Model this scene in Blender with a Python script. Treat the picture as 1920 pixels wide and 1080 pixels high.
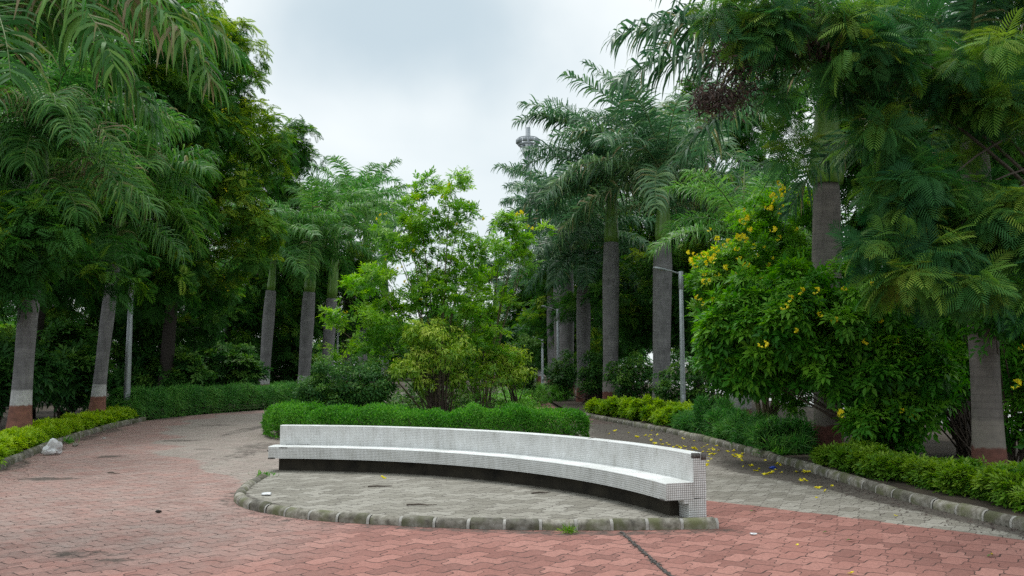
import bpy, math, random
import numpy as np
from mathutils import Vector, Matrix

for _o in list(bpy.data.objects):
    bpy.data.objects.remove(_o)
S = bpy.context.scene
C = S.collection

# ------------------------------------------------------------ camera, sky, sun, exposure
F_PX, HOR, CAM_H = 1600.0, 685.0, 1.9
TILT = math.atan((HOR - 540) / F_PX)
cam = bpy.data.objects.new('camera', bpy.data.cameras.new('camera'))
C.objects.link(cam)
cam.location = (0, 0, CAM_H)
cam.rotation_euler = (math.pi / 2 + TILT, 0, 0)
cam.data.sensor_width = 36
cam.data.lens = 36 * F_PX / 1920
cam.data.clip_end = 2000
S.camera = cam
S.view_settings.view_transform = 'Standard'
S.view_settings.look = 'None'
S.view_settings.exposure = 0.38
S.view_settings.gamma = 1.0
S.cycles.max_bounces = 6
S.cycles.diffuse_bounces = 3
S.cycles.glossy_bounces = 2
S.cycles.transmission_bounces = 3
S.cycles.use_denoising = False

SUN_EL, SUN_AZ = math.radians(62), math.radians(-25)   # azimuth from +Y towards +X


def ray(px, py):
    a, b = (px - 960) / F_PX, (540 - py) / F_PX
    return Vector((a, math.cos(TILT) - b * math.sin(TILT), math.sin(TILT) + b * math.cos(TILT)))


def at(px, py, Y):
    r = ray(px, py)
    t = Y / r.y
    return Vector((r.x * t, Y, CAM_H + r.z * t))


def gp(px, py, z=0.0):
    r = ray(px, py)
    t = (z - CAM_H) / r.z
    return Vector((r.x * t, r.y * t, z))


W = bpy.data.worlds.new('World')
S.world = W
W.use_nodes = True
wt = W.node_tree


def mk(nt, kind, **kw):
    n = nt.nodes.new(kind)
    for k, v in kw.items():
        if k.startswith('i_'):
            key = k[2:]
            n.inputs[int(key) if key.isdigit() else key.replace('_', ' ')].default_value = v
        else:
            setattr(n, k, v)
    return n


def ramp(nt, stops, interp='LINEAR'):
    r = nt.nodes.new('ShaderNodeValToRGB')
    r.color_ramp.interpolation = interp
    el = r.color_ramp.elements
    while len(el) < len(stops):
        el.new(0.5)
    for e, (p, c) in zip(el, stops):
        e.position = p
        e.color = (c[0], c[1], c[2], 1) if not isinstance(c, (int, float)) else (c, c, c, 1)
    return r


def build_sky():
    nt = wt
    L = nt.links.new
    bg = nt.nodes['Background']
    bg.inputs['Strength'].default_value = 0.1
    sky = mk(nt, 'ShaderNodeTexSky', sky_type='NISHITA', sun_disc=False)
    sky.sun_elevation = SUN_EL
    sky.sun_rotation = SUN_AZ
    tc = mk(nt, 'ShaderNodeTexCoord')
    sep = mk(nt, 'ShaderNodeSeparateXYZ')
    L(tc.outputs['Generated'], sep.inputs[0])
    # cloud deck coordinates: direction divided by height
    zz = mk(nt, 'ShaderNodeMath', operation='ADD', i_1=0.25)
    L(sep.outputs['Z'], zz.inputs[0])
    zc = mk(nt, 'ShaderNodeMath', operation='MAXIMUM', i_1=0.05)
    L(zz.outputs[0], zc.inputs[0])
    dv = mk(nt, 'ShaderNodeVectorMath', operation='DIVIDE')
    cz = mk(nt, 'ShaderNodeCombineXYZ')
    for i in range(3):
        L(zc.outputs[0], cz.inputs[i])
    L(tc.outputs['Generated'], dv.inputs[0])
    L(cz.outputs[0], dv.inputs[1])
    n1 = mk(nt, 'ShaderNodeTexNoise', i_Scale=1.1, i_Detail=4.0, i_Roughness=0.45, i_Distortion=0.3)
    L(dv.outputs[0], n1.inputs['Vector'])
    # one darker grey cloud
    d0 = ray(800, 40).normalized()
    sc = mk(nt, 'ShaderNodeVectorMath', operation='SUBTRACT')
    L(tc.outputs['Generated'], sc.inputs[0])
    sc.inputs[1].default_value = d0
    sq = mk(nt, 'ShaderNodeVectorMath', operation='MULTIPLY')
    L(sc.outputs[0], sq.inputs[0])
    sq.inputs[1].default_value = (0.85, 0.85, 1.7)
    ln = mk(nt, 'ShaderNodeVectorMath', operation='LENGTH')
    L(sq.outputs[0], ln.inputs[0])
    n2 = mk(nt, 'ShaderNodeTexNoise', i_Scale=5.0, i_Detail=4.0, i_Roughness=0.5)
    L(tc.outputs['Generated'], n2.inputs['Vector'])
    ad = mk(nt, 'ShaderNodeMath', operation='MULTIPLY_ADD', i_1=0.22, i_2=-0.11)
    L(n2.outputs['Fac'], ad.inputs[0])
    dd = mk(nt, 'ShaderNodeMath', operation='ADD')
    L(ln.outputs['Value'], dd.inputs[0])
    L(ad.outputs[0], dd.inputs[1])
    mr = mk(nt, 'ShaderNodeMapRange', interpolation_type='SMOOTHSTEP')
    mr.inputs['From Min'].default_value = 0.03
    mr.inputs['From Max'].default_value = 0.26
    mr.inputs['To Min'].default_value = 0.85
    mr.inputs['To Max'].default_value = 0.0
    L(dd.outputs[0], mr.inputs['Value'])
    rc = ramp(nt, [(0.3, (6.0, 6.7, 7.0)), (0.62, (7.8, 8.2, 8.2))])
    L(n1.outputs['Fac'], rc.inputs[0])
    mx = mk(nt, 'ShaderNodeMix', data_type='RGBA')
    L(mr.outputs[0], mx.inputs['Factor'])
    L(rc.outputs['Color'], mx.inputs['A'])
    mx.inputs['B'].default_value = (4.1, 5.1, 5.7, 1)
    # overcast vault: brighter towards the zenith
    br = mk(nt, 'ShaderNodeMapRange', interpolation_type='SMOOTHSTEP')
    br.inputs['From Min'].default_value = 0.45
    br.inputs['From Max'].default_value = 1.0
    br.inputs['To Min'].default_value = 1.0
    br.inputs['To Max'].default_value = 2.1
    L(sep.outputs['Z'], br.inputs['Value'])
    mu = mk(nt, 'ShaderNodeVectorMath', operation='SCALE')
    L(mx.outputs['Result'], mu.inputs[0])
    L(br.outputs[0], mu.inputs['Scale'])
    fin = mk(nt, 'ShaderNodeMix', data_type='RGBA')
    fin.inputs['Factor'].default_value = 0.94
    L(sky.outputs[0], fin.inputs['A'])
    L(mu.outputs[0], fin.inputs['B'])
    L(fin.outputs['Result'], bg.inputs['Color'])


build_sky()
sun = bpy.data.objects.new('sun', bpy.data.lights.new('sun', 'SUN'))
C.objects.link(sun)
sun.data.energy = 1.5
sun.data.angle = math.radians(16)
sun.data.color = (1.0, 0.98, 0.95)
sd = Vector((math.sin(SUN_AZ) * math.cos(SUN_EL), math.cos(SUN_AZ) * math.cos(SUN_EL), math.sin(SUN_EL)))
sun.rotation_euler = (-sd).to_track_quat('-Z', 'Y').to_euler()
sun.location = (0, 0, 40)

# ------------------------------------------------------------ helpers


def rngof(seed):
    return np.random.default_rng(seed)


def nrm(v):
    return v / np.maximum(np.linalg.norm(v, axis=-1, keepdims=True), 1e-9)


def frames(d, up):
    d = nrm(d)
    x = np.cross(d, up)
    bad = np.linalg.norm(x, axis=1) < 1e-3
    x[bad] = np.cross(d[bad], np.array([0.31, 0.9, 0.2]))
    x = nrm(x)
    z = np.cross(x, d)
    return np.stack([x, d, z], axis=2)


class MB:
    """collects quads / tris with a material slot and a tint, links them as ONE mesh object"""

    def __init__(s):
        s.v, s.q, s.t, s.n = [], [], [], 0
        s.qm, s.tm, s.tint, s.uv = [], [], [], []

    def add(s, V, Q=None, T=None, mat=0, tint=0.5):
        V = np.asarray(V, float).reshape(-1, 3)
        s.v.append(V)
        s.tint.append(np.broadcast_to(np.asarray(tint, float), (len(V),)))
        if Q is not None and len(Q):
            Q = np.asarray(Q, int).reshape(-1, 4)
            s.q.append(Q + s.n)
            s.qm.append(np.full(len(Q), mat))
        if T is not None and len(T):
            T = np.asarray(T, int).reshape(-1, 3)
            s.t.append(T + s.n)
            s.tm.append(np.full(len(T), mat))
        s.n += len(V)

    def leaves(s, tmpl, pos, d, up, size, mat=0, tint=None, rng=None):
        TV, TQ = tmpl
        n, k = len(pos), len(TV)
        if n == 0:
            return
        R = frames(np.asarray(d, float), np.asarray(up, float))
        size = np.broadcast_to(np.asarray(size, float), (n,))
        V = np.einsum('nij,kj->nki', R, TV) * size[:, None, None] + np.asarray(pos)[:, None, :]
        Q = (TQ[None] + (np.arange(n) * k)[:, None, None]).reshape(-1, 4)
        if tint is None:
            tint = rng.random(n)
        s.add(V.reshape(-1, 3), Q=Q, mat=mat, tint=np.repeat(tint, k))

    def tube(s, pts, rad, sides=6, mat=0, tint=0.5, cap=True):
        P = np.asarray([tuple(p) for p in pts], float)
        n = len(P)
        rad = np.broadcast_to(np.asarray(rad, float), (n,))
        tg = nrm(np.gradient(P, axis=0))
        ref = np.array([0.0, 0, 1]) if abs(tg[:, 2]).mean() < 0.8 else np.array([1.0, 0, 0])
        a = nrm(np.cross(tg, ref))
        b = np.cross(tg, a)
        th = np.linspace(0, 2 * math.pi, sides, endpoint=False)
        V = P[:, None] + rad[:, None, None] * (a[:, None] * np.cos(th)[None, :, None] + b[:, None] * np.sin(th)[None, :, None])
        i = np.arange(n - 1)[:, None] * sides
        j = np.arange(sides)[None]
        j2 = (j + 1) % sides
        Q = np.stack([i + j, i + j2, i + sides + j2, i + sides + j], -1).reshape(-1, 4)
        V = V.reshape(-1, 3)
        T = []
        if cap:
            V = np.vstack([V, P[0], P[-1]])
            m = n * sides
            for k in range(sides):
                T.append((m, (k + 1) % sides, k))
                T.append((m + 1, (n - 1) * sides + k, (n - 1) * sides + (k + 1) % sides))
        s.add(V, Q, T, mat, tint)

    def box(s, lo, hi, mat=0, tint=0.5):
        x0, y0, z0 = lo
        x1, y1, z1 = hi
        V = [(x0, y0, z0), (x1, y0, z0), (x1, y1, z0), (x0, y1, z0), (x0, y0, z1), (x1, y0, z1), (x1, y1, z1), (x0, y1, z1)]
        Q = [(3, 2, 1, 0), (4, 5, 6, 7), (0, 1, 5, 4), (1, 2, 6, 5), (2, 3, 7, 6), (3, 0, 4, 7)]
        s.add(V, Q, mat=mat, tint=tint)

    def build(s, name, mats, parent=None, loc=None, smooth=False):
        me = bpy.data.meshes.new(name)
        V = np.vstack(s.v)
        off = np.zeros(3) if loc is None else np.asarray(loc, float)
        V = V - off
        Q = np.vstack(s.q) if s.q else np.zeros((0, 4), int)
        T = np.vstack(s.t) if s.t else np.zeros((0, 3), int)
        me.vertices.add(len(V))
        me.vertices.foreach_set('co', V.astype(np.float32).ravel())
        li = np.concatenate([Q.ravel(), T.ravel()]).astype(np.int32)
        me.loops.add(len(li))
        me.loops.foreach_set('vertex_index', li)
        me.polygons.add(len(Q) + len(T))
        ls = np.concatenate([np.arange(len(Q)) * 4, len(Q) * 4 + np.arange(len(T)) * 3]).astype(np.int32)
        lt = np.concatenate([np.full(len(Q), 4), np.full(len(T), 3)]).astype(np.int32)
        me.polygons.foreach_set('loop_start', ls)
        me.polygons.foreach_set('loop_total', lt)
        mi = np.concatenate([np.concatenate(s.qm) if s.qm else [], np.concatenate(s.tm) if s.tm else []]).astype(np.int32)
        me.polygons.foreach_set('material_index', mi)
        if smooth:
            me.polygons.foreach_set('use_smooth', np.ones(len(mi), bool))
        at_ = me.attributes.new('tint', 'FLOAT', 'POINT')
        at_.data.foreach_set('value', np.concatenate(s.tint).astype(np.float32))
        for m in (mats if isinstance(mats, (list, tuple)) else [mats]):
            me.materials.append(m)
        me.update(calc_edges=True)
        me.validate()
        o = bpy.data.objects.new(name, me)
        C.objects.link(o)
        if parent is not None:
            o.parent = parent
        elif loc is not None:
            o.location = tuple(off)
        return o


def tag(o, label=None, cat=None, group=None, kind=None):
    for k, v in (('label', label), ('category', cat), ('group', group), ('kind', kind)):
        if v:
            o[k] = v
    return o


def thing(name, loc, label, cat, group=None, rz=0.0):
    o = bpy.data.objects.new(name, None)
    o.empty_display_size = 0.3
    C.objects.link(o)
    o.location = tuple(loc)
    o.rotation_euler = (0, 0, rz)
    return tag(o, label, cat, group)


def dup(o, loc=None, rz=None, label=None, group=None, parent=None):
    c = o.copy()
    C.objects.link(c)
    if parent is not None:
        c.parent = parent
    if loc is not None:
        c.location = tuple(loc)
    if rz is not None:
        c.rotation_euler = (0, 0, rz)
    if label:
        c['label'] = label
    if group:
        c['group'] = group
    for ch in list(o.children):
        dup(ch, parent=c)
    return c


def spline(pts, step):
    P = np.asarray([tuple(p) for p in pts], float)
    P = np.vstack([2 * P[0] - P[1], P, 2 * P[-1] - P[-2]])
    out = []
    for i in range(1, len(P) - 2):
        for t in np.linspace(0, 1, 24, endpoint=False):
            a, b, c, d = P[i - 1:i + 3]
            out.append(0.5 * (2 * b + (c - a) * t + (2 * a - 5 * b + 4 * c - d) * t * t + (3 * b - a - 3 * c + d) * t ** 3))
    out.append(P[-2])
    out = np.array(out)
    s = np.r_[0, np.cumsum(np.linalg.norm(np.diff(out, axis=0), axis=1))]
    n = max(2, int(round(s[-1] / step)) + 1)
    q = np.linspace(0, s[-1], n)
    return np.stack([np.interp(q, s, out[:, k]) for k in range(out.shape[1])], 1)


# ------------------------------------------------------------ materials


def newmat(name):
    m = bpy.data.materials.new(name)
    m.use_nodes = True
    nt = m.node_tree
    return m, nt, nt.nodes['Principled BSDF'], nt.links.new


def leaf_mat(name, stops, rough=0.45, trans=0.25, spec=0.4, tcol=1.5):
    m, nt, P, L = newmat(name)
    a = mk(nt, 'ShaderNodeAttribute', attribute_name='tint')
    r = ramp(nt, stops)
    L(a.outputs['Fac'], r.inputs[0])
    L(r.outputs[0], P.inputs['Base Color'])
    P.inputs['Roughness'].default_value = rough
    P.inputs['Specular IOR Level'].default_value = spec
    t = mk(nt, 'ShaderNodeBsdfTranslucent')
    hs = mk(nt, 'ShaderNodeHueSaturation', i_Saturation=1.1, i_Value=tcol)
    L(r.outputs[0], hs.inputs['Color'])
    L(hs.outputs[0], t.inputs['Color'])
    mx = mk(nt, 'ShaderNodeMixShader', i_0=trans)
    L(P.outputs[0], mx.inputs[1])
    L(t.outputs[0], mx.inputs[2])
    L(mx.outputs[0], nt.nodes['Material Output'].inputs['Surface'])
    return m


def plain_mat(name, c1, c2, scale=6.0, rough=0.8, bump=0.2, metal=0.0, spec=0.3, detail=6.0):
    m, nt, P, L = newmat(name)
    tc = mk(nt, 'ShaderNodeTexCoord')
    n = mk(nt, 'ShaderNodeTexNoise', i_Scale=scale, i_Detail=detail, i_Roughness=0.65)
    L(tc.outputs['Object'], n.inputs['Vector'])
    r = ramp(nt, [(0.3, c1), (0.7, c2)])
    L(n.outputs['Fac'], r.inputs[0])
    L(r.outputs[0], P.inputs['Base Color'])
    P.inputs['Roughness'].default_value = rough
    P.inputs['Metallic'].default_value = metal
    P.inputs['Specular IOR Level'].default_value = spec
    if bump:
        b = mk(nt, 'ShaderNodeBump', i_Strength=bump, i_Distance=0.02)
        L(n.outputs['Fac'], b.inputs['Height'])
        L(b.outputs[0], P.inputs['Normal'])
    return m


M = {}
M['tree_leaf'] = leaf_mat('copperpod_leaf', [(0.0, (.022, .088, .016)), (0.45, (.046, .150, .024)), (0.72, (.125, .27, .030)), (1.0, (.30, .42, .045))], trans=.3, spec=.12, rough=.6)
M['near_leaf'] = leaf_mat('feathery_leaf', [(0.0, (.018, .082, .030)), (0.5, (.044, .150, .034)), (0.75, (.125, .26, .040)), (1.0, (.22, .32, .045))], rough=.6, trans=.3, spec=.15)
M['palm_leaf'] = leaf_mat('palm_leaflet', [(0.0, (.026, .090, .040)), (0.45, (.078, .185, .080)), (0.84, (.19, .31, .115)), (0.93, (.25, .25, .11)), (1.0, (.38, .31, .21))], rough=.42, trans=.3, spec=.4)
M['palm_green'] = leaf_mat('green_palm_leaflet', [(0.0, (.024, .095, .022)), (0.45, (.055, .175, .036)), (0.84, (.15, .30, .055)), (0.93, (.19, .19, .08)), (1.0, (.25, .20, .12))], rough=.5, trans=.35, spec=.2)
M['palm_young'] = leaf_mat('young_palm_leaflet', [(0.0, (.040, .150, .035)), (0.5, (.085, .235, .050)), (1.0, (.20, .36, .07))], rough=.45, trans=.35, spec=.3)
M['tecoma'] = leaf_mat('tecoma_leaf', [(0.0, (.055, .19, .018)), (0.5, (.13, .33, .028)), (1.0, (.30, .50, .05))], rough=.5, trans=.4, spec=.25)
M['broad'] = leaf_mat('broad_leaf', [(0.0, (.024, .125, .012)), (0.5, (.058, .22, .016)), (1.0, (.17, .38, .03))], rough=.5, trans=.32, spec=.22)
M['dark_bush'] = leaf_mat('dark_bush_leaf', [(0.0, (.022, .085, .024)), (0.6, (.052, .155, .026)), (1.0, (.14, .27, .04))], rough=.55, trans=.25, spec=.15)
M['variegated'] = leaf_mat('variegated_leaf', [(0.0, (.06, .18, .016)), (0.45, (.16, .31, .025)), (0.8, (.33, .47, .05)), (1.0, (.52, .60, .12))], rough=.5, trans=.35, spec=.25)
M['golden'] = leaf_mat('golden_leaf', [(0.0, (.08, .22, .010)), (0.5, (.20, .37, .016)), (1.0, (.40, .55, .03))], rough=.55, trans=.35, spec=.25)
M['golden_dull'] = leaf_mat('dull_golden_leaf', [(0.0, (.045, .15, .012)), (0.5, (.105, .245, .018)), (1.0, (.24, .38, .04))], rough=.55, trans=.35, spec=.25)
M['hedge'] = leaf_mat('hedge_leaf', [(0.0, (.035, .16, .016)), (0.5, (.085, .28, .028)), (1.0, (.19, .42, .06))], rough=.55, trans=.35, spec=.2)
M['hedge_dark'] = leaf_mat('trailing_hedge_leaf', [(0.0, (.030, .135, .026)), (0.5, (.070, .23, .040)), (1.0, (.17, .35, .07))], rough=.55, trans=.35, spec=.2)
M['dry'] = leaf_mat('dry_leaf', [(0.0, (.035, .026, .022)), (0.6, (.075, .055, .048)), (1.0, (.14, .10, .08))], rough=.8, trans=.1)
M['flower'] = leaf_mat('yellow_petal', [(0.0, (.84, .70, .008)), (1.0, (.95, .88, .04))], rough=.6, trans=.3, tcol=1.1)
M['twig'] = plain_mat('twig_bark', (.045, .034, .026), (.10, .078, .06), 20)
M['bark'] = plain_mat('tree_bark', (.022, .018, .016), (.055, .046, .04), 14, bump=.6)
M['limb'] = plain_mat('grey_limb', (.07, .055, .045), (.13, .105, .085), 12, bump=.5)
M['stem_pale'] = plain_mat('pale_stem', (.10, .085, .05), (.20, .17, .10), 20)
M['soil'] = plain_mat('soil', (.030, .024, .018), (.085, .066, .048), 3.0, rough=.95, bump=.8)
M['road'] = plain_mat('concrete_road', (.34, .34, .34), (.46, .46, .45), 1.0, rough=.9)
M['wall'] = plain_mat('painted_wall', (.42, .41, .38), (.55, .54, .50), 2.0, rough=.9)
M['plinth'] = plain_mat('grimy_shaded_concrete', (.014, .013, .011), (.050, .044, .032), 3.0, rough=.95, bump=.6)  # grimy concrete, its colour darkened further to paint in the shade below the seat
M['chip'] = plain_mat('bare_mortar', (.05, .048, .045), (.15, .14, .13), 30.0, rough=.95, bump=.6)
M['galv'] = plain_mat('galvanised_steel', (.30, .33, .35), (.42, .45, .47), 9.0, rough=.5, bump=0.05, metal=.35)
M['galv_dark'] = plain_mat('dark_steel', (.06, .065, .07), (.11, .115, .12), 9.0, rough=.5, bump=0.05, metal=.3)
M['mast'] = plain_mat('mast_steel', (.24, .27, .29), (.32, .35, .37), 3.0, rough=.6, bump=0)
M['lens'] = plain_mat('lamp_lens', (.55, .57, .58), (.66, .68, .68), 3.0, rough=.25, bump=0)
M['plastic'] = plain_mat('white_plastic', (.50, .52, .54), (.72, .73, .74), 9.0, rough=.35, bump=.3)
M['blue'] = plain_mat('blue_plastic', (.02, .06, .42), (.03, .09, .5), 9.0, rough=.35, bump=.1)
M['stone_dark'] = plain_mat('dark_stone', (.02, .018, .018), (.06, .055, .05), 30.0, rough=.9, bump=.5)
M['green_leaf'] = plain_mat('green_litter', (.05, .10, .02), (.10, .16, .03), 30.0, rough=.7)


def kerb_material():
    m, nt, P, L = newmat('mossy_kerb_stone')
    tc = mk(nt, 'ShaderNodeTexCoord')
    oi = mk(nt, 'ShaderNodeObjectInfo')
    ad = mk(nt, 'ShaderNodeVectorMath', operation='ADD')
    L(tc.outputs['Object'], ad.inputs[0])
    sc = mk(nt, 'ShaderNodeMath', operation='MULTIPLY', i_1=50.0)
    L(oi.outputs['Random'], sc.inputs[0])
    L(sc.outputs[0], ad.inputs[1])
    n = mk(nt, 'ShaderNodeTexNoise', i_Scale=9.0, i_Detail=7.0, i_Roughness=0.7)
    L(ad.outputs[0], n.inputs['Vector'])
    r = ramp(nt, [(0.28, (.035, .032, .028)), (0.42, (.13, .12, .095)), (0.55, (.23, .215, .18)), (0.72, (.36, .35, .32))])
    L(n.outputs['Fac'], r.inputs[0])
    n2 = mk(nt, 'ShaderNodeTexNoise', i_Scale=3.5, i_Detail=4.0)
    L(ad.outputs[0], n2.inputs['Vector'])
    r2 = ramp(nt, [(0.46, 0.0), (0.62, 1.0)])
    L(n2.outputs['Fac'], r2.inputs[0])
    mx = mk(nt, 'ShaderNodeMix', data_type='RGBA')
    L(r2.outputs[0], mx.inputs['Factor'])
    L(r.outputs[0], mx.inputs['A'])
    mx.inputs['B'].default_value = (.10, .105, .05, 1)
    hv = mk(nt, 'ShaderNodeHueSaturation')
    vr = mk(nt, 'ShaderNodeMapRange')
    vr.inputs['To Min'].default_value = .6
    vr.inputs['To Max'].default_value = 1.25
    L(oi.outputs['Random'], vr.inputs['Value'])
    L(vr.outputs[0], hv.inputs['Value'])
    L(mx.outputs['Result'], hv.inputs['Color'])
    L(hv.outputs[0], P.inputs['Base Color'])
    P.inputs['Roughness'].default_value = .9
    b = mk(nt, 'ShaderNodeBump', i_Strength=.7, i_Distance=0.02)
    L(n.outputs['Fac'], b.inputs['Height'])
    L(b.outputs[0], P.inputs['Normal'])
    return m


M['kerb'] = kerb_material()
M['mortar'] = plain_mat('kerb_mortar', (.22, .21, .19), (.42, .41, .38), 18.0, rough=.95, bump=.5)


def paver_material():
    """interlocking wavy pavers; 'zone' 0 = red, 1 = grey; 'dust' pale dust film; 'dirt' dark soil and damp"""
    m, nt, P, L = newmat('interlocking_pavers')
    tc = mk(nt, 'ShaderNodeTexCoord')
    wn = mk(nt, 'ShaderNodeTexNoise', i_Scale=1.3, i_Detail=2.0)
    L(tc.outputs['Object'], wn.inputs['Vector'])
    wob = mk(nt, 'ShaderNodeVectorMath', operation='MULTIPLY_ADD')
    L(wn.outputs['Color'], wob.inputs[0])
    wob.inputs[1].default_value = (.07, .07, 0)
    L(tc.outputs['Object'], wob.inputs[2])
    rot = mk(nt, 'ShaderNodeVectorRotate', rotation_type='Z_AXIS')
    rot.inputs['Angle'].default_value = math.radians(-9)
    L(wob.outputs[0], rot.inputs['Vector'])
    sep = mk(nt, 'ShaderNodeSeparateXYZ')
    L(rot.outputs[0], sep.inputs[0])
    pw, ph = 0.29, 0.24

    def mth(op, a, b=None, c=None):
        n = mk(nt, 'ShaderNodeMath', operation=op)
        for i, v in enumerate((a, b, c)):
            if v is None:
                continue
            if isinstance(v, (int, float)):
                n.inputs[i].default_value = v
            else:
                L(v, n.inputs[i])
        return n.outputs[0]
    x, y = sep.outputs['X'], sep.outputs['Y']
    u0, v0 = mth('DIVIDE', x, pw), mth('DIVIDE', y, ph)
    sx = mth('SINE', mth('MULTIPLY', u0, 2 * math.pi))
    v = mth('MULTIPLY_ADD', sx, 0.22, v0)
    row = mth('FLOOR', v)
    sy = mth('SINE', mth('MULTIPLY', v0, 2 * math.pi))
    u = mth('ADD', mth('MULTIPLY_ADD', sy, 0.13, u0), mth('MULTIPLY', row, 0.5))
    fu, fv = mth('FRACT', u), mth('FRACT', v)
    du = mth('MULTIPLY', mth('MINIMUM', fu, mth('SUBTRACT', 1.0, fu)), pw)
    dv = mth('MULTIPLY', mth('MINIMUM', fv, mth('SUBTRACT', 1.0, fv)), ph)
    # joint width wanders, some joints are filled with dust
    jn = mk(nt, 'ShaderNodeTexNoise', i_Scale=5.0, i_Detail=3.0)
    L(tc.outputs['Object'], jn.inputs['Vector'])
    jw = mk(nt, 'ShaderNodeMapRange')
    jw.inputs['From Min'].default_value = .36
    jw.inputs['From Max'].default_value = .68
    jw.inputs['To Min'].default_value = .0012
    jw.inputs['To Max'].default_value = .0150
    L(jn.outputs['Fac'], jw.inputs['Value'])
    jv = mk(nt, 'ShaderNodeMath', operation='LESS_THAN')
    L(dv, jv.inputs[0]); L(jw.outputs[0], jv.inputs[1])
    ju = mk(nt, 'ShaderNodeMath', operation='LESS_THAN')
    L(du, ju.inputs[0]); L(mth('MULTIPLY', jw.outputs[0], .55), ju.inputs[1])
    # small dark hole where three pavers meet
    hole = mth('LESS_THAN', mth('ADD', mth('MULTIPLY', du, du), mth('MULTIPLY', dv, dv)), 0.0003)
    joint = mth('MAXIMUM', mth('MAXIMUM', jv.outputs[0], ju.outputs[0]), hole)
    # per paver random
    cb = mk(nt, 'ShaderNodeCombineXYZ')
    L(mth('FLOOR', u), cb.inputs[0]); L(row, cb.inputs[1])
    wnz = mk(nt, 'ShaderNodeTexWhiteNoise', noise_dimensions='2D')
    L(cb.outputs[0], wnz.inputs['Vector'])
    zone = mk(nt, 'ShaderNodeAttribute', attribute_name='zone')
    dust = mk(nt, 'ShaderNodeAttribute', attribute_name='dust')
    dirt = mk(nt, 'ShaderNodeAttribute', attribute_name='dirt')
    rr = ramp(nt, [(0, (.20, .080, .064)), (0.5, (.27, .112, .090)), (1, (.35, .160, .130))])
    gr = ramp(nt, [(0, (.180, .170, .140)), (0.5, (.235, .223, .188)), (1, (.30, .287, .248))])
    L(wnz.outputs['Value'], rr.inputs[0]); L(wnz.outputs['Value'], gr.inputs[0])
    # zone boundary follows whole pavers where it is crisp
    zz = mth('ADD', zone.outputs['Fac'], mth('MULTIPLY', mth('SUBTRACT', wnz.outputs['Value'], .5), .3))
    zr = mk(nt, 'ShaderNodeMapRange', interpolation_type='SMOOTHSTEP')
    zr.inputs['From Min'].default_value = .35
    zr.inputs['From Max'].default_value = .65
    L(zz, zr.inputs['Value'])
    c1 = mk(nt, 'ShaderNodeMix', data_type='RGBA')
    L(zr.outputs[0], c1.inputs['Factor']); L(rr.outputs[0], c1.inputs['A']); L(gr.outputs[0], c1.inputs['B'])
    # mottled dust
    dn = mk(nt, 'ShaderNodeTexNoise', i_Scale=2.2, i_Detail=7.0, i_Roughness=.7)
    L(tc.outputs['Object'], dn.inputs['Vector'])
    dm = mth('MULTIPLY', dust.outputs['Fac'], mth('MULTIPLY_ADD', dn.outputs['Fac'], 1.6, -.25))
    dm = mth('MINIMUM', mth('MAXIMUM', dm, 0.0), 1.0)
    c2 = mk(nt, 'ShaderNodeMix', data_type='RGBA')
    L(dm, c2.inputs['Factor']); L(c1.outputs['Result'], c2.inputs['A'])
    c2.inputs['B'].default_value = (.315, .250, .222, 1)
    fn = mk(nt, 'ShaderNodeTexNoise', i_Scale=28.0, i_Detail=5.0, i_Roughness=.7)
    L(tc.outputs['Object'], fn.inputs['Vector'])
    fr = ramp(nt, [(0.3, .68), (0.55, 1.0), (0.75, 1.15)])
    L(fn.outputs['Fac'], fr.inputs[0])
    c3 = mk(nt, 'ShaderNodeMix', data_type='RGBA', blend_type='MULTIPLY')
    c3.inputs['Factor'].default_value = 1.0
    L(c2.outputs['Result'], c3.inputs['A']); L(fr.outputs[0], c3.inputs['B'])
    # dark dirt
    tn = mk(nt, 'ShaderNodeTexNoise', i_Scale=4.5, i_Detail=8.0, i_Roughness=.75)
    L(tc.outputs['Object'], tn.inputs['Vector'])
    tm = mth('ADD', dirt.outputs['Fac'], mth('MULTIPLY_ADD', tn.outputs['Fac'], 2.2, -1.5))
    tr = mk(nt, 'ShaderNodeMapRange', interpolation_type='SMOOTHSTEP')
    tr.inputs['From Min'].default_value = .05
    tr.inputs['From Max'].default_value = .5
    tr.inputs['To Max'].default_value = .88
    L(tm, tr.inputs['Value'])
    c4 = mk(nt, 'ShaderNodeMix', data_type='RGBA')
    L(tr.outputs[0], c4.inputs['Factor']); L(c3.outputs['Result'], c4.inputs['A'])
    c4.inputs['B'].default_value = (.062, .052, .043, 1)
    jc = mk(nt, 'ShaderNodeMix', data_type='RGBA')
    L(mth('MULTIPLY', joint, .88), jc.inputs['Factor']); L(c4.outputs['Result'], jc.inputs['A'])
    jc.inputs['B'].default_value = (.028, .018, .016, 1)
    L(jc.outputs['Result'], P.inputs['Base Color'])
    P.inputs['Roughness'].default_value = .82
    P.inputs['Specular IOR Level'].default_value = .3
    hgt = mth('ADD', mth('MULTIPLY', joint, -1.0), mth('MULTIPLY_ADD', fn.outputs['Fac'], .25, mth('MULTIPLY', wnz.outputs['Value'], .5)))
    b = mk(nt, 'ShaderNodeBump', i_Strength=.55, i_Distance=.012)
    L(hgt, b.inputs['Height'])
    L(b.outputs[0], P.inputs['Normal'])
    return m


M['pavers'] = paver_material()


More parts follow.
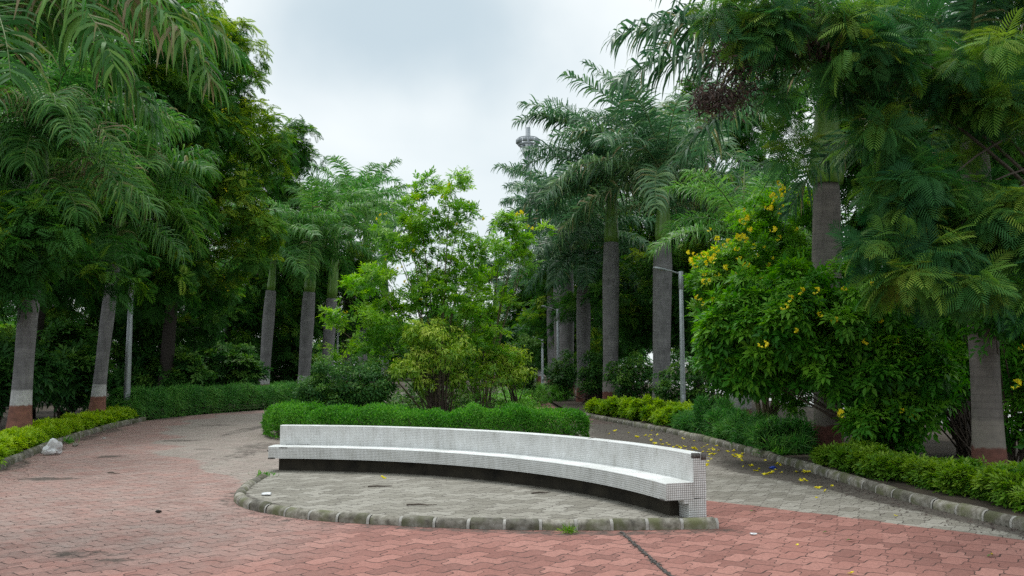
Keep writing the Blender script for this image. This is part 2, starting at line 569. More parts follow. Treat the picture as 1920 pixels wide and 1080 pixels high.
def tile_material(name, grout_vis, mortar=.0026):
    """25 mm white mosaic on UV in metres; grout_vis: how much of the grout shows (the rest is limewashed over)"""
    m, nt, P, L = newmat(name)
    uv = mk(nt, 'ShaderNodeUVMap', uv_map='UVMap')
    wv = mk(nt, 'ShaderNodeTexNoise', i_Scale=2.0, i_Detail=2.0)
    L(uv.outputs[0], wv.inputs['Vector'])
    wo = mk(nt, 'ShaderNodeVectorMath', operation='MULTIPLY_ADD')
    L(wv.outputs['Color'], wo.inputs[0])
    wo.inputs[1].default_value = (.02, .02, 0)
    L(uv.outputs[0], wo.inputs[2])
    br = mk(nt, 'ShaderNodeTexBrick', offset=0.0, squash=1.0)
    br.inputs['Scale'].default_value = 1.0
    br.inputs['Brick Width'].default_value = .027
    br.inputs['Row Height'].default_value = .027
    br.inputs['Mortar Size'].default_value = mortar
    br.inputs['Mortar Smooth'].default_value = .1
    br.inputs['Color1'].default_value = (.70, .72, .72, 1)
    br.inputs['Color2'].default_value = (.80, .81, .80, 1)
    br.inputs['Mortar'].default_value = (0, 0, 0, 1)
    L(wo.outputs[0], br.inputs['Vector'])
    pn = mk(nt, 'ShaderNodeTexNoise', i_Scale=1.7, i_Detail=5.0, i_Roughness=.7)
    L(uv.outputs[0], pn.inputs['Vector'])
    pr = ramp(nt, [(.34, max(0, grout_vis - .38)), (.64, min(1, grout_vis + .25))])
    L(pn.outputs['Fac'], pr.inputs[0])
    mu = mk(nt, 'ShaderNodeMath', operation='MULTIPLY')
    L(br.outputs['Fac'], mu.inputs[0]); L(pr.outputs[0], mu.inputs[1])
    # tile colour without mortar
    st = mk(nt, 'ShaderNodeTexNoise', i_Scale=3.0, i_Detail=8.0, i_Roughness=.75)
    L(uv.outputs[0], st.inputs['Vector'])
    sr = ramp(nt, [(.27, (.36, .355, .32)), (.42, (.60, .61, .595)), (.58, (.70, .715, .71)), (.78, (.78, .80, .80))])
    smp = mk(nt, 'ShaderNodeMapping')
    smp.inputs['Scale'].default_value = (2.2, .8, 1)
    L(uv.outputs[0], smp.inputs['Vector']); L(smp.outputs[0], st.inputs['Vector'])
    L(st.outputs['Fac'], sr.inputs[0])
    c = mk(nt, 'ShaderNodeMix', data_type='RGBA')
    L(mu.outputs[0], c.inputs['Factor'])
    L(sr.outputs[0], c.inputs['A'])
    c.inputs['B'].default_value = (.13, .125, .115, 1)
    L(c.outputs['Result'], P.inputs['Base Color'])
    P.inputs['Roughness'].default_value = .4
    P.inputs['Specular IOR Level'].default_value = .4
    b = mk(nt, 'ShaderNodeBump', i_Strength=.35, i_Distance=.003, invert=True)
    L(br.outputs['Fac'], b.inputs['Height'])
    L(b.outputs[0], P.inputs['Normal'])
    return m


M['tile_back'] = tile_material('mosaic_tile_backrest', .55)
M['tile_seat'] = tile_material('mosaic_tile_seat', .9, .003)
M['tile_end'] = tile_material('mosaic_tile_end', 1.0, .0033)
M['seat_top'] = plain_mat('limewashed_tile', (.50, .51, .49), (.80, .82, .82), 3.0, rough=.45, bump=.1)


def trunk_material(name, red_z, white_z, red=(.20, .060, .035), white=(.50, .49, .47), wstr=.9, tone=(1, 1, 1)):
    m, nt, P, L = newmat(name)
    tc = mk(nt, 'ShaderNodeTexCoord')
    sep = mk(nt, 'ShaderNodeSeparateXYZ')
    L(tc.outputs['Object'], sep.inputs[0])
    mp = mk(nt, 'ShaderNodeMapping')
    mp.inputs['Scale'].default_value = (1.2, 1.2, 3.5)
    L(tc.outputs['Object'], mp.inputs['Vector'])
    n = mk(nt, 'ShaderNodeTexNoise', i_Scale=1.6, i_Detail=6.0, i_Roughness=.65)
    L(mp.outputs[0], n.inputs['Vector'])
    r = ramp(nt, [(.25, (.132, .128, .132)), (.5, (.182, .178, .184)), (.75, (.25, .244, .246))])
    L(n.outputs['Fac'], r.inputs[0])
    # leaf-scar rings
    rn = mk(nt, 'ShaderNodeTexNoise', noise_dimensions='1D', i_Scale=3.1, i_Detail=2.0)
    L(sep.outputs['Z'], rn.inputs['W'])
    zz = mk(nt, 'ShaderNodeMath', operation='MULTIPLY_ADD', i_1=.16)
    L(rn.outputs['Fac'], zz.inputs[0]); L(sep.outputs['Z'], zz.inputs[2])
    fr = mk(nt, 'ShaderNodeMath', operation='PINGPONG', i_1=.062)
    L(zz.outputs[0], fr.inputs[0])
    lt = mk(nt, 'ShaderNodeMapRange')
    lt.inputs['From Min'].default_value = 0
    lt.inputs['From Max'].default_value = .016
    lt.inputs['To Min'].default_value = .80
    lt.inputs['To Max'].default_value = 1
    L(fr.outputs[0], lt.inputs['Value'])
    cm = mk(nt, 'ShaderNodeVectorMath', operation='SCALE')
    L(r.outputs[0], cm.inputs[0]); L(lt.outputs[0], cm.inputs['Scale'])
    sn = mk(nt, 'ShaderNodeTexNoise', i_Scale=2.2, i_Detail=8.0, i_Roughness=.75)
    smp = mk(nt, 'ShaderNodeMapping')
    smp.inputs['Scale'].default_value = (3.0, 3.0, .7)
    L(tc.outputs['Object'], smp.inputs['Vector']); L(smp.outputs[0], sn.inputs['Vector'])
    sr_ = ramp(nt, [(.33, .62), (.52, 1.0), (.72, 1.18)])
    L(sn.outputs['Fac'], sr_.inputs[0])
    cm2 = mk(nt, 'ShaderNodeVectorMath', operation='MULTIPLY')
    L(cm.outputs[0], cm2.inputs[0]); L(sr_.outputs[0], cm2.inputs[1])
    cm3 = mk(nt, 'ShaderNodeVectorMath', operation='MULTIPLY')
    L(cm2.outputs[0], cm3.inputs[0])
    cm3.inputs[1].default_value = tone
    cm = cm3
    en = mk(nt, 'ShaderNodeTexNoise', i_Scale=9.0, i_Detail=5.0)
    L(tc.outputs['Object'], en.inputs['Vector'])
    ze = mk(nt, 'ShaderNodeMath', operation='MULTIPLY_ADD', i_1=.14)
    L(en.outputs['Fac'], ze.inputs[0]); L(sep.outputs['Z'], ze.inputs[2])

    def below(z, w=.02):
        k = mk(nt, 'ShaderNodeMapRange')
        k.inputs['From Min'].default_value = z + .07 - w
        k.inputs['From Max'].default_value = z + .07 + w
        k.inputs['To Min'].default_value = 1
        k.inputs['To Max'].default_value = 0
        L(ze.outputs[0], k.inputs['Value'])
        return k.outputs[0]
    wmix = mk(nt, 'ShaderNodeMix', data_type='RGBA')
    wf = mk(nt, 'ShaderNodeMath', operation='MULTIPLY')
    wr = ramp(nt, [(.32, wstr * .55), (.6, wstr)])
    L(en.outputs['Fac'], wr.inputs[0])
    L(below(white_z, .025), wf.inputs[0]); L(wr.outputs[0], wf.inputs[1])
    L(wf.outputs[0], wmix.inputs['Factor']); L(cm.outputs[0], wmix.inputs['A'])
    wmix.inputs['B'].default_value = (*white, 1)
    rmix = mk(nt, 'ShaderNodeMix', data_type='RGBA')
    rf = mk(nt, 'ShaderNodeMath', operation='MULTIPLY', i_1=.92)
    L(below(red_z, .02), rf.inputs[0])
    rc = ramp(nt, [(.3, tuple(v * .55 for v in red)), (.65, red)])
    L(en.outputs['Fac'], rc.inputs[0])
    L(rf.outputs[0], rmix.inputs['Factor']); L(wmix.outputs['Result'], rmix.inputs['A']); L(rc.outputs[0], rmix.inputs['B'])
    L(rmix.outputs['Result'], P.inputs['Base Color'])
    P.inputs['Roughness'].default_value = .85
    b = mk(nt, 'ShaderNodeBump', i_Strength=.25, i_Distance=.02)
    ah = mk(nt, 'ShaderNodeMath', operation='ADD')
    L(lt.outputs[0], ah.inputs[0]); L(n.outputs['Fac'], ah.inputs[1])
    L(ah.outputs[0], b.inputs['Height'])
    L(b.outputs[0], P.inputs['Normal'])
    return m


M['trunk_bright'] = trunk_material('palm_trunk_bright_paint', .88, 1.25, red=(.235, .075, .042), white=(.52, .52, .52))
M['trunk_far'] = trunk_material('palm_trunk_far_paint', .80, 1.25, white=(.50, .50, .50))
M['trunk_dull'] = trunk_material('palm_trunk_worn_paint', .58, 1.0, red=(.16, .052, .036), white=(.22, .195, .165), wstr=.7, tone=(.74, .68, .60))
M['trunk_stout'] = trunk_material('palm_trunk_pale_grey', .40, .95, red=(.19, .060, .038), white=(.26, .235, .21), wstr=.7)
M['trunk_mid'] = trunk_material('palm_trunk_faded_paint', .72, 1.3, red=(.19, .060, .038), white=(.27, .24, .215), wstr=.75)
M['trunk_splash'] = trunk_material('palm_trunk_splashed_paint', .55, 1.05, red=(.13, .042, .032), white=(.42, .41, .40), wstr=.55)
M['shaft'] = plain_mat('green_crownshaft', (.085, .19, .026), (.14, .27, .042), 3.0, rough=.35, bump=.05, spec=.5)
M['rachis'] = plain_mat('frond_rachis', (.10, .16, .05), (.16, .21, .08), 6.0, rough=.5, bump=0)

# ------------------------------------------------------------ leaf templates (unit length along +Y, face +Z)


def simple_leaf(w=.2, fold=.08, curl=.12):
    V = np.array([(0, 0, 0), (w, .45, fold), (0, 1, -curl), (-w, .45, fold), (0, .5, 0)], float)
    return V, np.array([(0, 1, 2, 4), (0, 4, 2, 3)])


def blade(w=.05, curl=.35):
    V = np.array([(-w, 0, 0), (w, 0, 0), (w * .8, .55, .02), (-w * .8, .55, .02), (w * .1, 1, -curl), (-w * .1, 1, -curl)], float)
    return V, np.array([(0, 1, 2, 3), (3, 2, 4, 5)])


def bipinnate(npair=9, hi=False, w=.038, pl=.36):
    V, Q = [], []
    for i in range(npair):
        t = .16 + .84 * (i + .5) / npair
        y, z = t, -.30 * t * t
        l = pl * (math.sin(math.pi * (.16 + .74 * t)) ** .8)
        for s in (-1, 1):
            an = math.radians(68 - 34 * t)
            dx, dy = s * math.sin(an), math.cos(an)
            sx, sy = -dy * s, dx * s      # across
            k = len(V)
            if hi:
                for f, ww, dz in ((.04, .35, 0), (.25, 1, .012), (.75, .85, -.03), (1.0, .25, -.075)):
                    V.append((dx * l * f - sx * w * ww, y + dy * l * f - sy * w * ww, z + dz))
                    V.append((dx * l * f + sx * w * ww, y + dy * l * f + sy * w * ww, z + dz))
                for a in range(3):
                    Q.append((k + 2 * a, k + 2 * a + 1, k + 2 * a + 3, k + 2 * a + 2))
            else:
                V += [(dx * l * .03, y + dy * l * .03, z), (dx * l * .5 + sx * w, y + dy * l * .5 + sy * w, z + .01),
                      (dx * l, y + dy * l, z - .06), (dx * l * .5 - sx * w, y + dy * l * .5 - sy * w, z + .01)]
                Q.append((k, k + 1, k + 2, k + 3))
    k = len(V)      # rachis
    V += [(-.008, 0, 0), (.008, 0, 0), (.004, 1, -.30), (-.004, 1, -.30)]
    Q.append((k, k + 1, k + 2, k + 3))
    return np.array(V, float), np.array(Q)


def sprig(nl=7, w=.16, ll=.42, seed=0):
    r = random.Random(seed)
    V, Q = [], []
    lv, lq = simple_leaf(w)
    for i in range(nl):
        t = .1 + .8 * i / max(1, nl - 1)
        s = 1 if i % 2 else -1
        an = s * math.radians(r.uniform(35, 65)) if i < nl - 1 else 0
        tilt = r.uniform(-.3, .25)
        k = len(V)
        for (x, y, z) in lv * ll * r.uniform(.8, 1.15):
            X = x * math.cos(an) + y * math.sin(an)
            Y = -x * math.sin(an) + y * math.cos(an)
            V.append((X, Y + t * .75, z + tilt * math.hypot(X, Y) + r.uniform(-.005, .005)))
        Q += [tuple(q + k for q in f) for f in lq]
    return np.array(V, float), np.array(Q)


T_LEAF = simple_leaf()
T_NARROW = simple_leaf(.13, .05, .2)
T_ROUND = simple_leaf(.3, .08, .1)
T_BLADE = blade()
T_BIP = bipinnate(7, False, .042, .40)
T_BIPH = bipinnate(11, True, .0165, .40)
T_SPRIG = sprig(7, .15, .5, 1)
T_SPRIG5 = sprig(5, .2, .6, 2)

# ------------------------------------------------------------ ground, paths, beds
L_EDGE = [(-6.3, 4), (-7.1, 8), (-8.05, 11.5), (-9.05, 14.8), (-10.3, 18.5), (-11.5, 23), (-12.35, 27), (-12.6, 29.5), (-12.3, 32.5), (-11.2, 35.5), (-9.6, 39), (-8.8, 44), (-8.6, 52), (-8.6, 62)]
R_EDGE = [(6.6, 4), (6.3, 8), (5.95, 10.2), (5.55, 12.4), (5.4, 15.6), (5.05, 20), (4.5, 24), (3.75, 27.5), (2.95, 31), (2.2, 36), (1.9, 44), (2.0, 62)]
LE, RE = spline(L_EDGE, .2), spline(R_EDGE, .2)

ISLAND = spline([(-6.7, 24.5), (-5.9, 22.3), (-4.3, 20.9), (-2.2, 20.2), (-.2, 20.4), (1.2, 21.2), (1.75, 22.6), (1.4, 25.5), (.6, 29), (-.3, 34), (-.9, 42), (-1.0, 60)], .4)
ISL_L = spline([(-6.7, 24.5), (-6.9, 27), (-6.8, 31), (-6.4, 37), (-6.0, 45), (-5.8, 60)], .4)

# ground
g = MB()
g.add([(-400, -60, -.03), (400, -60, -.03), (400, 700, -.03), (-400, 700, -.03)], [(0, 1, 2, 3)])
tag(g.build('ground', M['soil']), 'bare dark soil ground under the trees', 'ground', kind='structure')


def attrs(o, **kw):
    for k, v in kw.items():
        a = o.data.attributes.new(k, 'FLOAT', 'POINT')
        a.data.foreach_set('value', np.asarray(v, np.float32))


def noise2(x, y, seed):
    r = rngof(seed)
    out = np.zeros_like(x)
    for k in range(10):
        f = r.uniform(.4, 2.2)
        a = r.uniform(0, 2 * math.pi)
        out += np.sin(f * (x * math.cos(a) + y * math.sin(a)) + r.uniform(0, 6.28)) / 10 ** .5
    return out


def sstep(a, b, x):
    t = np.clip((x - a) / (b - a), 0, 1)
    return t * t * (3 - 2 * t)


def make_path():
    ys = np.r_[np.arange(4, 26, .12), np.arange(26, 62.01, .3)]
    nx = 150
    xl, xr = np.interp(ys, LE[:, 1], LE[:, 0]), np.interp(ys, RE[:, 1], RE[:, 0])
    t = np.linspace(0, 1, nx)
    X = xl[:, None] * (1 - t) + xr[:, None] * t
    Y = np.repeat(ys[:, None], nx, 1)
    x, y = X.ravel(), Y.ravel()
    nz = noise2(x, y, 3)
    z = .004 + .007 * noise2(x * .8, y * .8, 5) - .006
    V = np.stack([x, y, z], 1)
    i = np.arange(len(ys) - 1)[:, None] * nx + np.arange(nx - 1)[None]
    Q = np.stack([i, i + 1, i + nx + 1, i + nx], -1).reshape(-1, 4)
    m = MB()
    m.add(V, Q)
    o = m.build('path', M['pavers'], smooth=True)
    tag(o, 'red and grey interlocking paved path round the bench', 'path', kind='structure')
    # grey zones
    line = 12.15 - (x - 2.9) * 1.02
    zr = sstep(-.2, .2, y - line + .08 * nz) * sstep(1.6, 2.2, x + (y - 12) * .05) * (1 - .75 * sstep(26, 29, y + nz))
    zr = np.where(x > -1, np.maximum(zr, sstep(14.3, 14.9, y) * sstep(-1, 0, x) * (1 - .75 * sstep(26, 29, y + nz))), zr)
    xb = np.interp(y, [13, 15, 17, 19, 25, 30, 36], [-3.9, -4.9, -6.2, -7.3, -10.4, -11.0, -10.3])
    zl = sstep(-.35, .5, x - xb + .4 * nz) * sstep(12.5, 14.5, y) * (x < 0)
    zone = np.maximum(zr, zl)
    left = (1 - sstep(-3.5, -1.2, x))
    dust = .95 * left * sstep(6.8, 9.5, y) + .15
    dust = np.maximum(dust, .35 * sstep(13, 16, y) * (x > 0))
    xr_i = np.interp(y, RE[:, 1], RE[:, 0])
    dr = xr_i - x
    wid = np.interp(y, [9, 11, 13, 15, 19, 24, 28, 32], [.35, .5, .7, 1.7, 2.7, 3.0, 2.0, .9])
    dirt = 1.05 * (1 - sstep(.45, 1.1, dr / wid + .18 * nz)) * sstep(8, 9.5, y) * (1 - sstep(29, 33, y))
    xl_i = np.interp(y, LE[:, 1], LE[:, 0])
    dl = x - xl_i
    dirt = np.maximum(dirt, .75 * (1 - sstep(.15, .7, dl + .3 * nz)) * sstep(12, 14, y))

    def spot(px, py, rx, ry, amt):
        c = gp(px, py)
        e = np.hypot((x - c.x) / rx, (y - c.y) / ry)
        return amt * (1 - sstep(.3, 1.15, e + .2 * nz))
    for s in ((205, 856, .9, .8, .95), (85, 898, .9, .4, .9), (330, 826, .9, .5, .8), (380, 842, .5, .35, .7), (410, 797, 1.1, .8, .7),
              (470, 845, .9, 3.2, .70), (490, 800, .55, 3.4, .8), (160, 1040, .55, .22, .75), (215, 1052, .4, .16, .75), (130, 1068, .5, .2, .6),
              (1390, 1000, .7, .25, .65), (520, 983, .5, .3, .55), (1445, 990, .3, .15, .5), (1480, 995, .3, .12, .5), (300, 795, .7, .8, .5), (1270, 1060, .05, .6, .3)):
        dirt = np.maximum(dirt, spot(*s))
    # damp earth at the foot of the platform kerb
    kp = np.array([(2.5, 10.1), (.25, 10.0), (-2.34, 10.5), (-3.5, 11.4), (-4.0, 12.2), (-4.25, 13.2)])
    kk = spline(kp, .2)
    dk = np.min(np.hypot(x[:, None] - kk[None, :, 0], y[:, None] - kk[None, :, 1]), 1)
    dirt = np.maximum(dirt, .75 * (1 - sstep(.03, .32, dk + .06 * nz)))
    # open black joint running out to the front right
    a, b = np.array(gp(1165, 997)[:2]), np.array(gp(1262, 1082)[:2])
    ab = b - a
    pr = np.stack([x, y], 1) - a
    tt = np.clip(pr @ ab / (ab @ ab), 0, 1)
    dj = np.linalg.norm(pr - tt[:, None] * ab, axis=1)
    dirt = np.maximum(dirt, .85 * (1 - sstep(.015, .09, dj)))
    attrs(o, zone=zone, dust=dust, dirt=dirt)


make_path()

# the open joint itself: a slim dark strip of gravel
jm = MB()
ja, jb = gp(1165, 997), gp(1290, 1110)
js = spline([ja, ja.lerp(jb, .5), jb], .025)
rj = rngof(77)
for a, b in zip(js[:-1], js[1:]):
    for s_ in range(3):
        p = a + (b - a) * rj.random() + np.array([rj.normal(0, .013), 0, 0])
        r = rj.uniform(.004, .013)
        jm.tube([p + (0, 0, -.004), p + (0, 0, r * .3), p + (0, 0, r * .55)], [r, r * .9, r * .4], 6, tint=rj.random())
tag(jm.build('joint_gravel', M['chip']), 'line of dark grit filling an open joint in the red paving', 'gravel', kind='stuff')


def bed(name, label, pts, z, step_in=0):
    m = MB()
    P = np.asarray(pts, float)
    c = P.mean(0)
    n = len(P)
    V = np.vstack([np.c_[P, np.full(n, z)], [[c[0], c[1], z + .02]], np.c_[P, np.full(n, -.05)]])
    T = [(i, (i + 1) % n, n) for i in range(n)]
    Q = [(n + 1 + i, n + 1 + (i + 1) % n, (i + 1) % n, i) for i in range(n)]
    m.add(V, Q, T)
    return tag(m.build(name, M['soil']), label, 'planting bed', kind='structure')


bed('island_bed', 'raised soil bed of the central island', np.vstack([ISLAND[:, :2], ISL_L[::-1, :2]]), .09)


def verge(name, label, E, off):
    m = MB()
    n = len(E)
    A = np.c_[E[:, :2] + [off * .13, 0], np.full(n, .075)]
    B = np.c_[E[:, :2] + [off * 4.5, 0], np.full(n, .13)]
    D = np.c_[E[:, :2] + [off * 9, 0], np.full(n, -.05)]
    V = np.vstack([A, B, D])
    i = np.arange(n - 1)
    Q = np.vstack([np.stack([i, i + 1, i + n + 1, i + n], 1), np.stack([i + n, i + n + 1, i + 2 * n + 1, i + 2 * n], 1)])
    if off > 0:
        Q = Q[:, ::-1]
    m.add(V, Q)
    tag(m.build(name, M['soil']), label, 'planting bed', kind='structure')


verge('verge_soil', 'soil strip under the palms beyond the left kerb', LE, -1)
verge('verge_soil', 'soil strip under the palms beyond the right kerb', RE, 1)

# concrete road beyond the right-hand planting and boundary walls far behind the trees
m = MB()
m.add([(13.8, 6, .01), (21, 6, .01), (21, 120, .01), (13.8, 120, .01)], [(0, 1, 2, 3)])
tag(m.build('road', M['road']), 'pale concrete road glimpsed beyond the right-hand shrubs', 'road', kind='structure')


def wall(name, label, x0, y0, x1, y1, h, t=.2):
    base = Vector((x0, y0, -.02))
    th = thing(name, base, label, 'wall')
    L_ = math.hypot(x1 - x0, y1 - y0)
    th.rotation_euler = (0, 0, math.atan2(y1 - y0, x1 - x0))
    a = MB()
    a.box((0, 0, 0), (L_, t, h))
    a.build('wall_panel', M['wall'], th)
    a = MB()
    a.box((0, -.05, h), (L_, t + .05, h + .1))
    a.build('coping', M['road'], th)
    p = MB()
    p.box((0, -.06, 0), (.3, -.002, h - .02))
    o = p.build('pier', M['wall'], th)
    for k in range(1, int(L_ // 5)):
        c = o.copy()
        C.objects.link(c)
        c.parent = th
        c.location = (5 * k, 0, 0)


wall('compound_wall', 'pale compound wall glimpsed behind the trees on the left', -24, 84, -22, 14, 1.9)
wall('compound_wall', 'pale compound wall beyond the concrete road on the right', 22, 12, 23, 84, 1.8)

# ------------------------------------------------------------ kerbs


def kerb(name, label, pts, length, w=.15, h=.13, seed=0, inside=1):
    P = spline(pts, length)
    th = thing(name, (P[0, 0], P[0, 1], 0), label, 'kerb')
    base = np.array([P[0, 0], P[0, 1], 0])
    r = rngof(seed)
    prof = [(-.5, -.3), (-.5, .45), (-.42, .72), (-.25, .92), (0, 1.0), (.25, .92), (.42, .72), (.5, .45), (.5, -.3)]
    mort = MB()
    for i in range(len(P) - 1):
        a, b = P[i], P[i + 1]
        d = (b - a)[:2]
        L_ = np.linalg.norm(d)
        d = d / L_
        nn = np.array([-d[1], d[0]])
        gap = .016
        hh = h * r.uniform(.92, 1.08)
        dz0, dz1 = r.uniform(-.008, .008, 2)
        off = r.uniform(-.008, .008)
        k = 5
        V = []
        ss = [gap, gap + .018, L_ / 2, L_ - gap - .018, L_ - gap]
        sh = [.90, 1, 1.0, 1, .90]
        for s, q, dz in zip(ss, sh, np.linspace(dz0, dz1, 5)):
            for (px_, pz) in prof:
                x = px_ * w * q + off
                xy = a[:2] + d * s + nn * x
                V.append((xy[0], xy[1], max(pz, -.3) * hh * (q if pz > 0 else 1) + (dz if pz > 0 else 0)))
        V = np.array(V) - base
        n = len(prof)
        Q = []
        for u in range(k - 1):
            for v in range(n - 1):
                Q.append((u * n + v, u * n + v + 1, (u + 1) * n + v + 1, (u + 1) * n + v))
        # end caps as fans
        T = []
        for v in range(1, n - 1):
            T.append((0, v + 1, v))
            T.append(((k - 1) * n, (k - 1) * n + v, (k - 1) * n + v + 1))
        st = MB()
        st.add(V, Q, T)
        st.build('kerb_stone', M['kerb'], th, smooth=False)
        # mortar collar at the joint
        V = []
        for s in (-gap - .003, gap + .003):
            for (px_, pz) in prof:
                xy = a[:2] + d * s + nn * (px_ * w * .93)
                V.append((xy[0] - base[0], xy[1] - base[1], pz * h * (.93 if pz > 0 else 1)))
        Q = [(v, v + 1, n + v + 1, n + v) for v in range(n - 1)]
        mort.add(np.array(V), Q)
    mort.build('mortar_joint', M['mortar'], th)
    return th


kerb('kerb', 'mossy round-topped kerb curving round the front of the grey platform', [(2.40, 10.28), (1.18, 10.20), (.25, 10.18), (-.68, 10.25), (-2.30, 10.72), (-3.36, 11.50), (-3.83, 12.23), (-4.0, 12.95), (-4.08, 13.7), (-4.12, 14.35)], .41, w=.16, h=.115, seed=1)
kerb('kerb', 'weathered kerb edging the golden shrubs on the left', [p for p in L_EDGE if 7 < p[1] < 31], .46, w=.17, h=.14, seed=2)
kerb('kerb', 'grimy kerb edging the planting under the right-hand palms', [p for p in R_EDGE if 7 < p[1] < 40], .46, w=.17, h=.14, seed=3)

# ------------------------------------------------------------ platform (raised grey paving inside the kerb and bench)
BC = np.array([-4.536, 8.421])      # centre of the bench arc
A0, A1 = math.radians(87.6), math.radians(17.25)


def arc(r, a):
    return BC + r * np.array([math.cos(a), math.sin(a)])


def platform():
    ks = spline([(2.40, 10.28), (1.18, 10.20), (.25, 10.18), (-.68, 10.25), (-2.30, 10.72), (-3.36, 11.50), (-3.83, 12.23), (-4.0, 12.95), (-4.08, 13.7), (-4.12, 14.35)], .1)[:, :2]
    ks = ks[::-1]
    n = len(ks)
    ar = np.array([arc(6.95, a) for a in np.linspace(A0 + .01, A1, n)])
    k = 40
    t = np.linspace(0, 1, k)
    G = ks[:, None] * (1 - t)[None, :, None] + ar[:, None] * t[None, :, None]
    x, y = G[..., 0].ravel(), G[..., 1].ravel()
    z = .062 + .006 * noise2(x, y, 9)
    m_ = MB()
    i = np.arange(n - 1)[:, None] * k + np.arange(k - 1)[None]
    Q = np.stack([i, i + k, i + k + 1, i + 1], -1).reshape(-1, 4)
    m_.add(np.stack([x, y, z], 1), Q[:, ::-1])
    o = m_.build('platform', M['pavers'], smooth=True)
    tag(o, 'low grey paved platform in front of the curved bench', 'platform', kind='structure')
    nz = noise2(x * 1.5, y * 1.5, 11)
    dkk = np.repeat(t[None], n, 0).ravel()
    dirt = np.maximum(.8 * (1 - sstep(.02, .10, dkk + .03 * nz)), .55 * sstep(.86, 1.0, dkk + .03 * nz))
    attrs(o, zone=np.full(len(x), 1.0), dust=np.full(len(x), .08), dirt=np.maximum(dirt, .28 + .12 * nz))


platform()

# ------------------------------------------------------------ the curved bench


def arc_solid(prof, a0, a1, n, uvs, mats, name, parent, facemat=None):
    """sweeps a closed (r, z) profile along the arc; UVs in metres"""
    me = bpy.data.meshes.new(name)
    k = len(prof)
    V, Fc, UV, MI = [], [], [], []
    an = np.linspace(a0, a1, n)
    rn = random.Random(5)
    for a in an:
        for (r, z) in prof:
            p = arc(r, a)
            V.append((p[0] - BC[0], p[1] - BC[1], z))
    per = np.r_[0, np.cumsum([math.hypot(prof[(i + 1) % k][0] - prof[i][0], prof[(i + 1) % k][1] - prof[i][1]) for i in range(k)])]
    for i in range(n - 1):
        for j in range(k):
            j2 = (j + 1) % k
            Fc.append((i * k + j, (i + 1) * k + j, (i + 1) * k + j2, i * k + j2))
            s0, s1 = abs(an[i] - a0) * 7.0, abs(an[i + 1] - a0) * 7.0
            UV.append([(s0, per[j]), (s1, per[j]), (s1, per[j + 1]), (s0, per[j + 1])])
            MI.append(facemat[j] if facemat else 0)
    for e, rev in ((0, False), (n - 1, True)):
        idx = [e * k + j for j in range(k)]
        Fc.append(tuple(idx[::-1] if rev else idx))
        q = [(r, z) for r, z in prof]
        UV.append(q[::-1] if rev else q)
        MI.append(facemat[-1] if facemat else 0)
    me.from_pydata(V, [], Fc)
    uvl = me.uv_layers.new(name='UVMap')
    li = 0
    for f, u in zip(me.polygons, UV):
        for c_, l in zip(u, f.loop_indices):
            uvl.data[l].uv = c_
    for mm in mats:
        me.materials.append(mm)
    me.polygons.foreach_set('material_index', np.array(MI, np.int32))
    bm_fix(me)
    o = bpy.data.objects.new(name, me)
    C.objects.link(o)
    o.parent = parent
    return o


def bm_fix(me):
    import bmesh
    bm = bmesh.new()
    bm.from_mesh(me)
    bmesh.ops.recalc_face_normals(bm, faces=bm.faces)
    bm.to_mesh(me)
    bm.free()


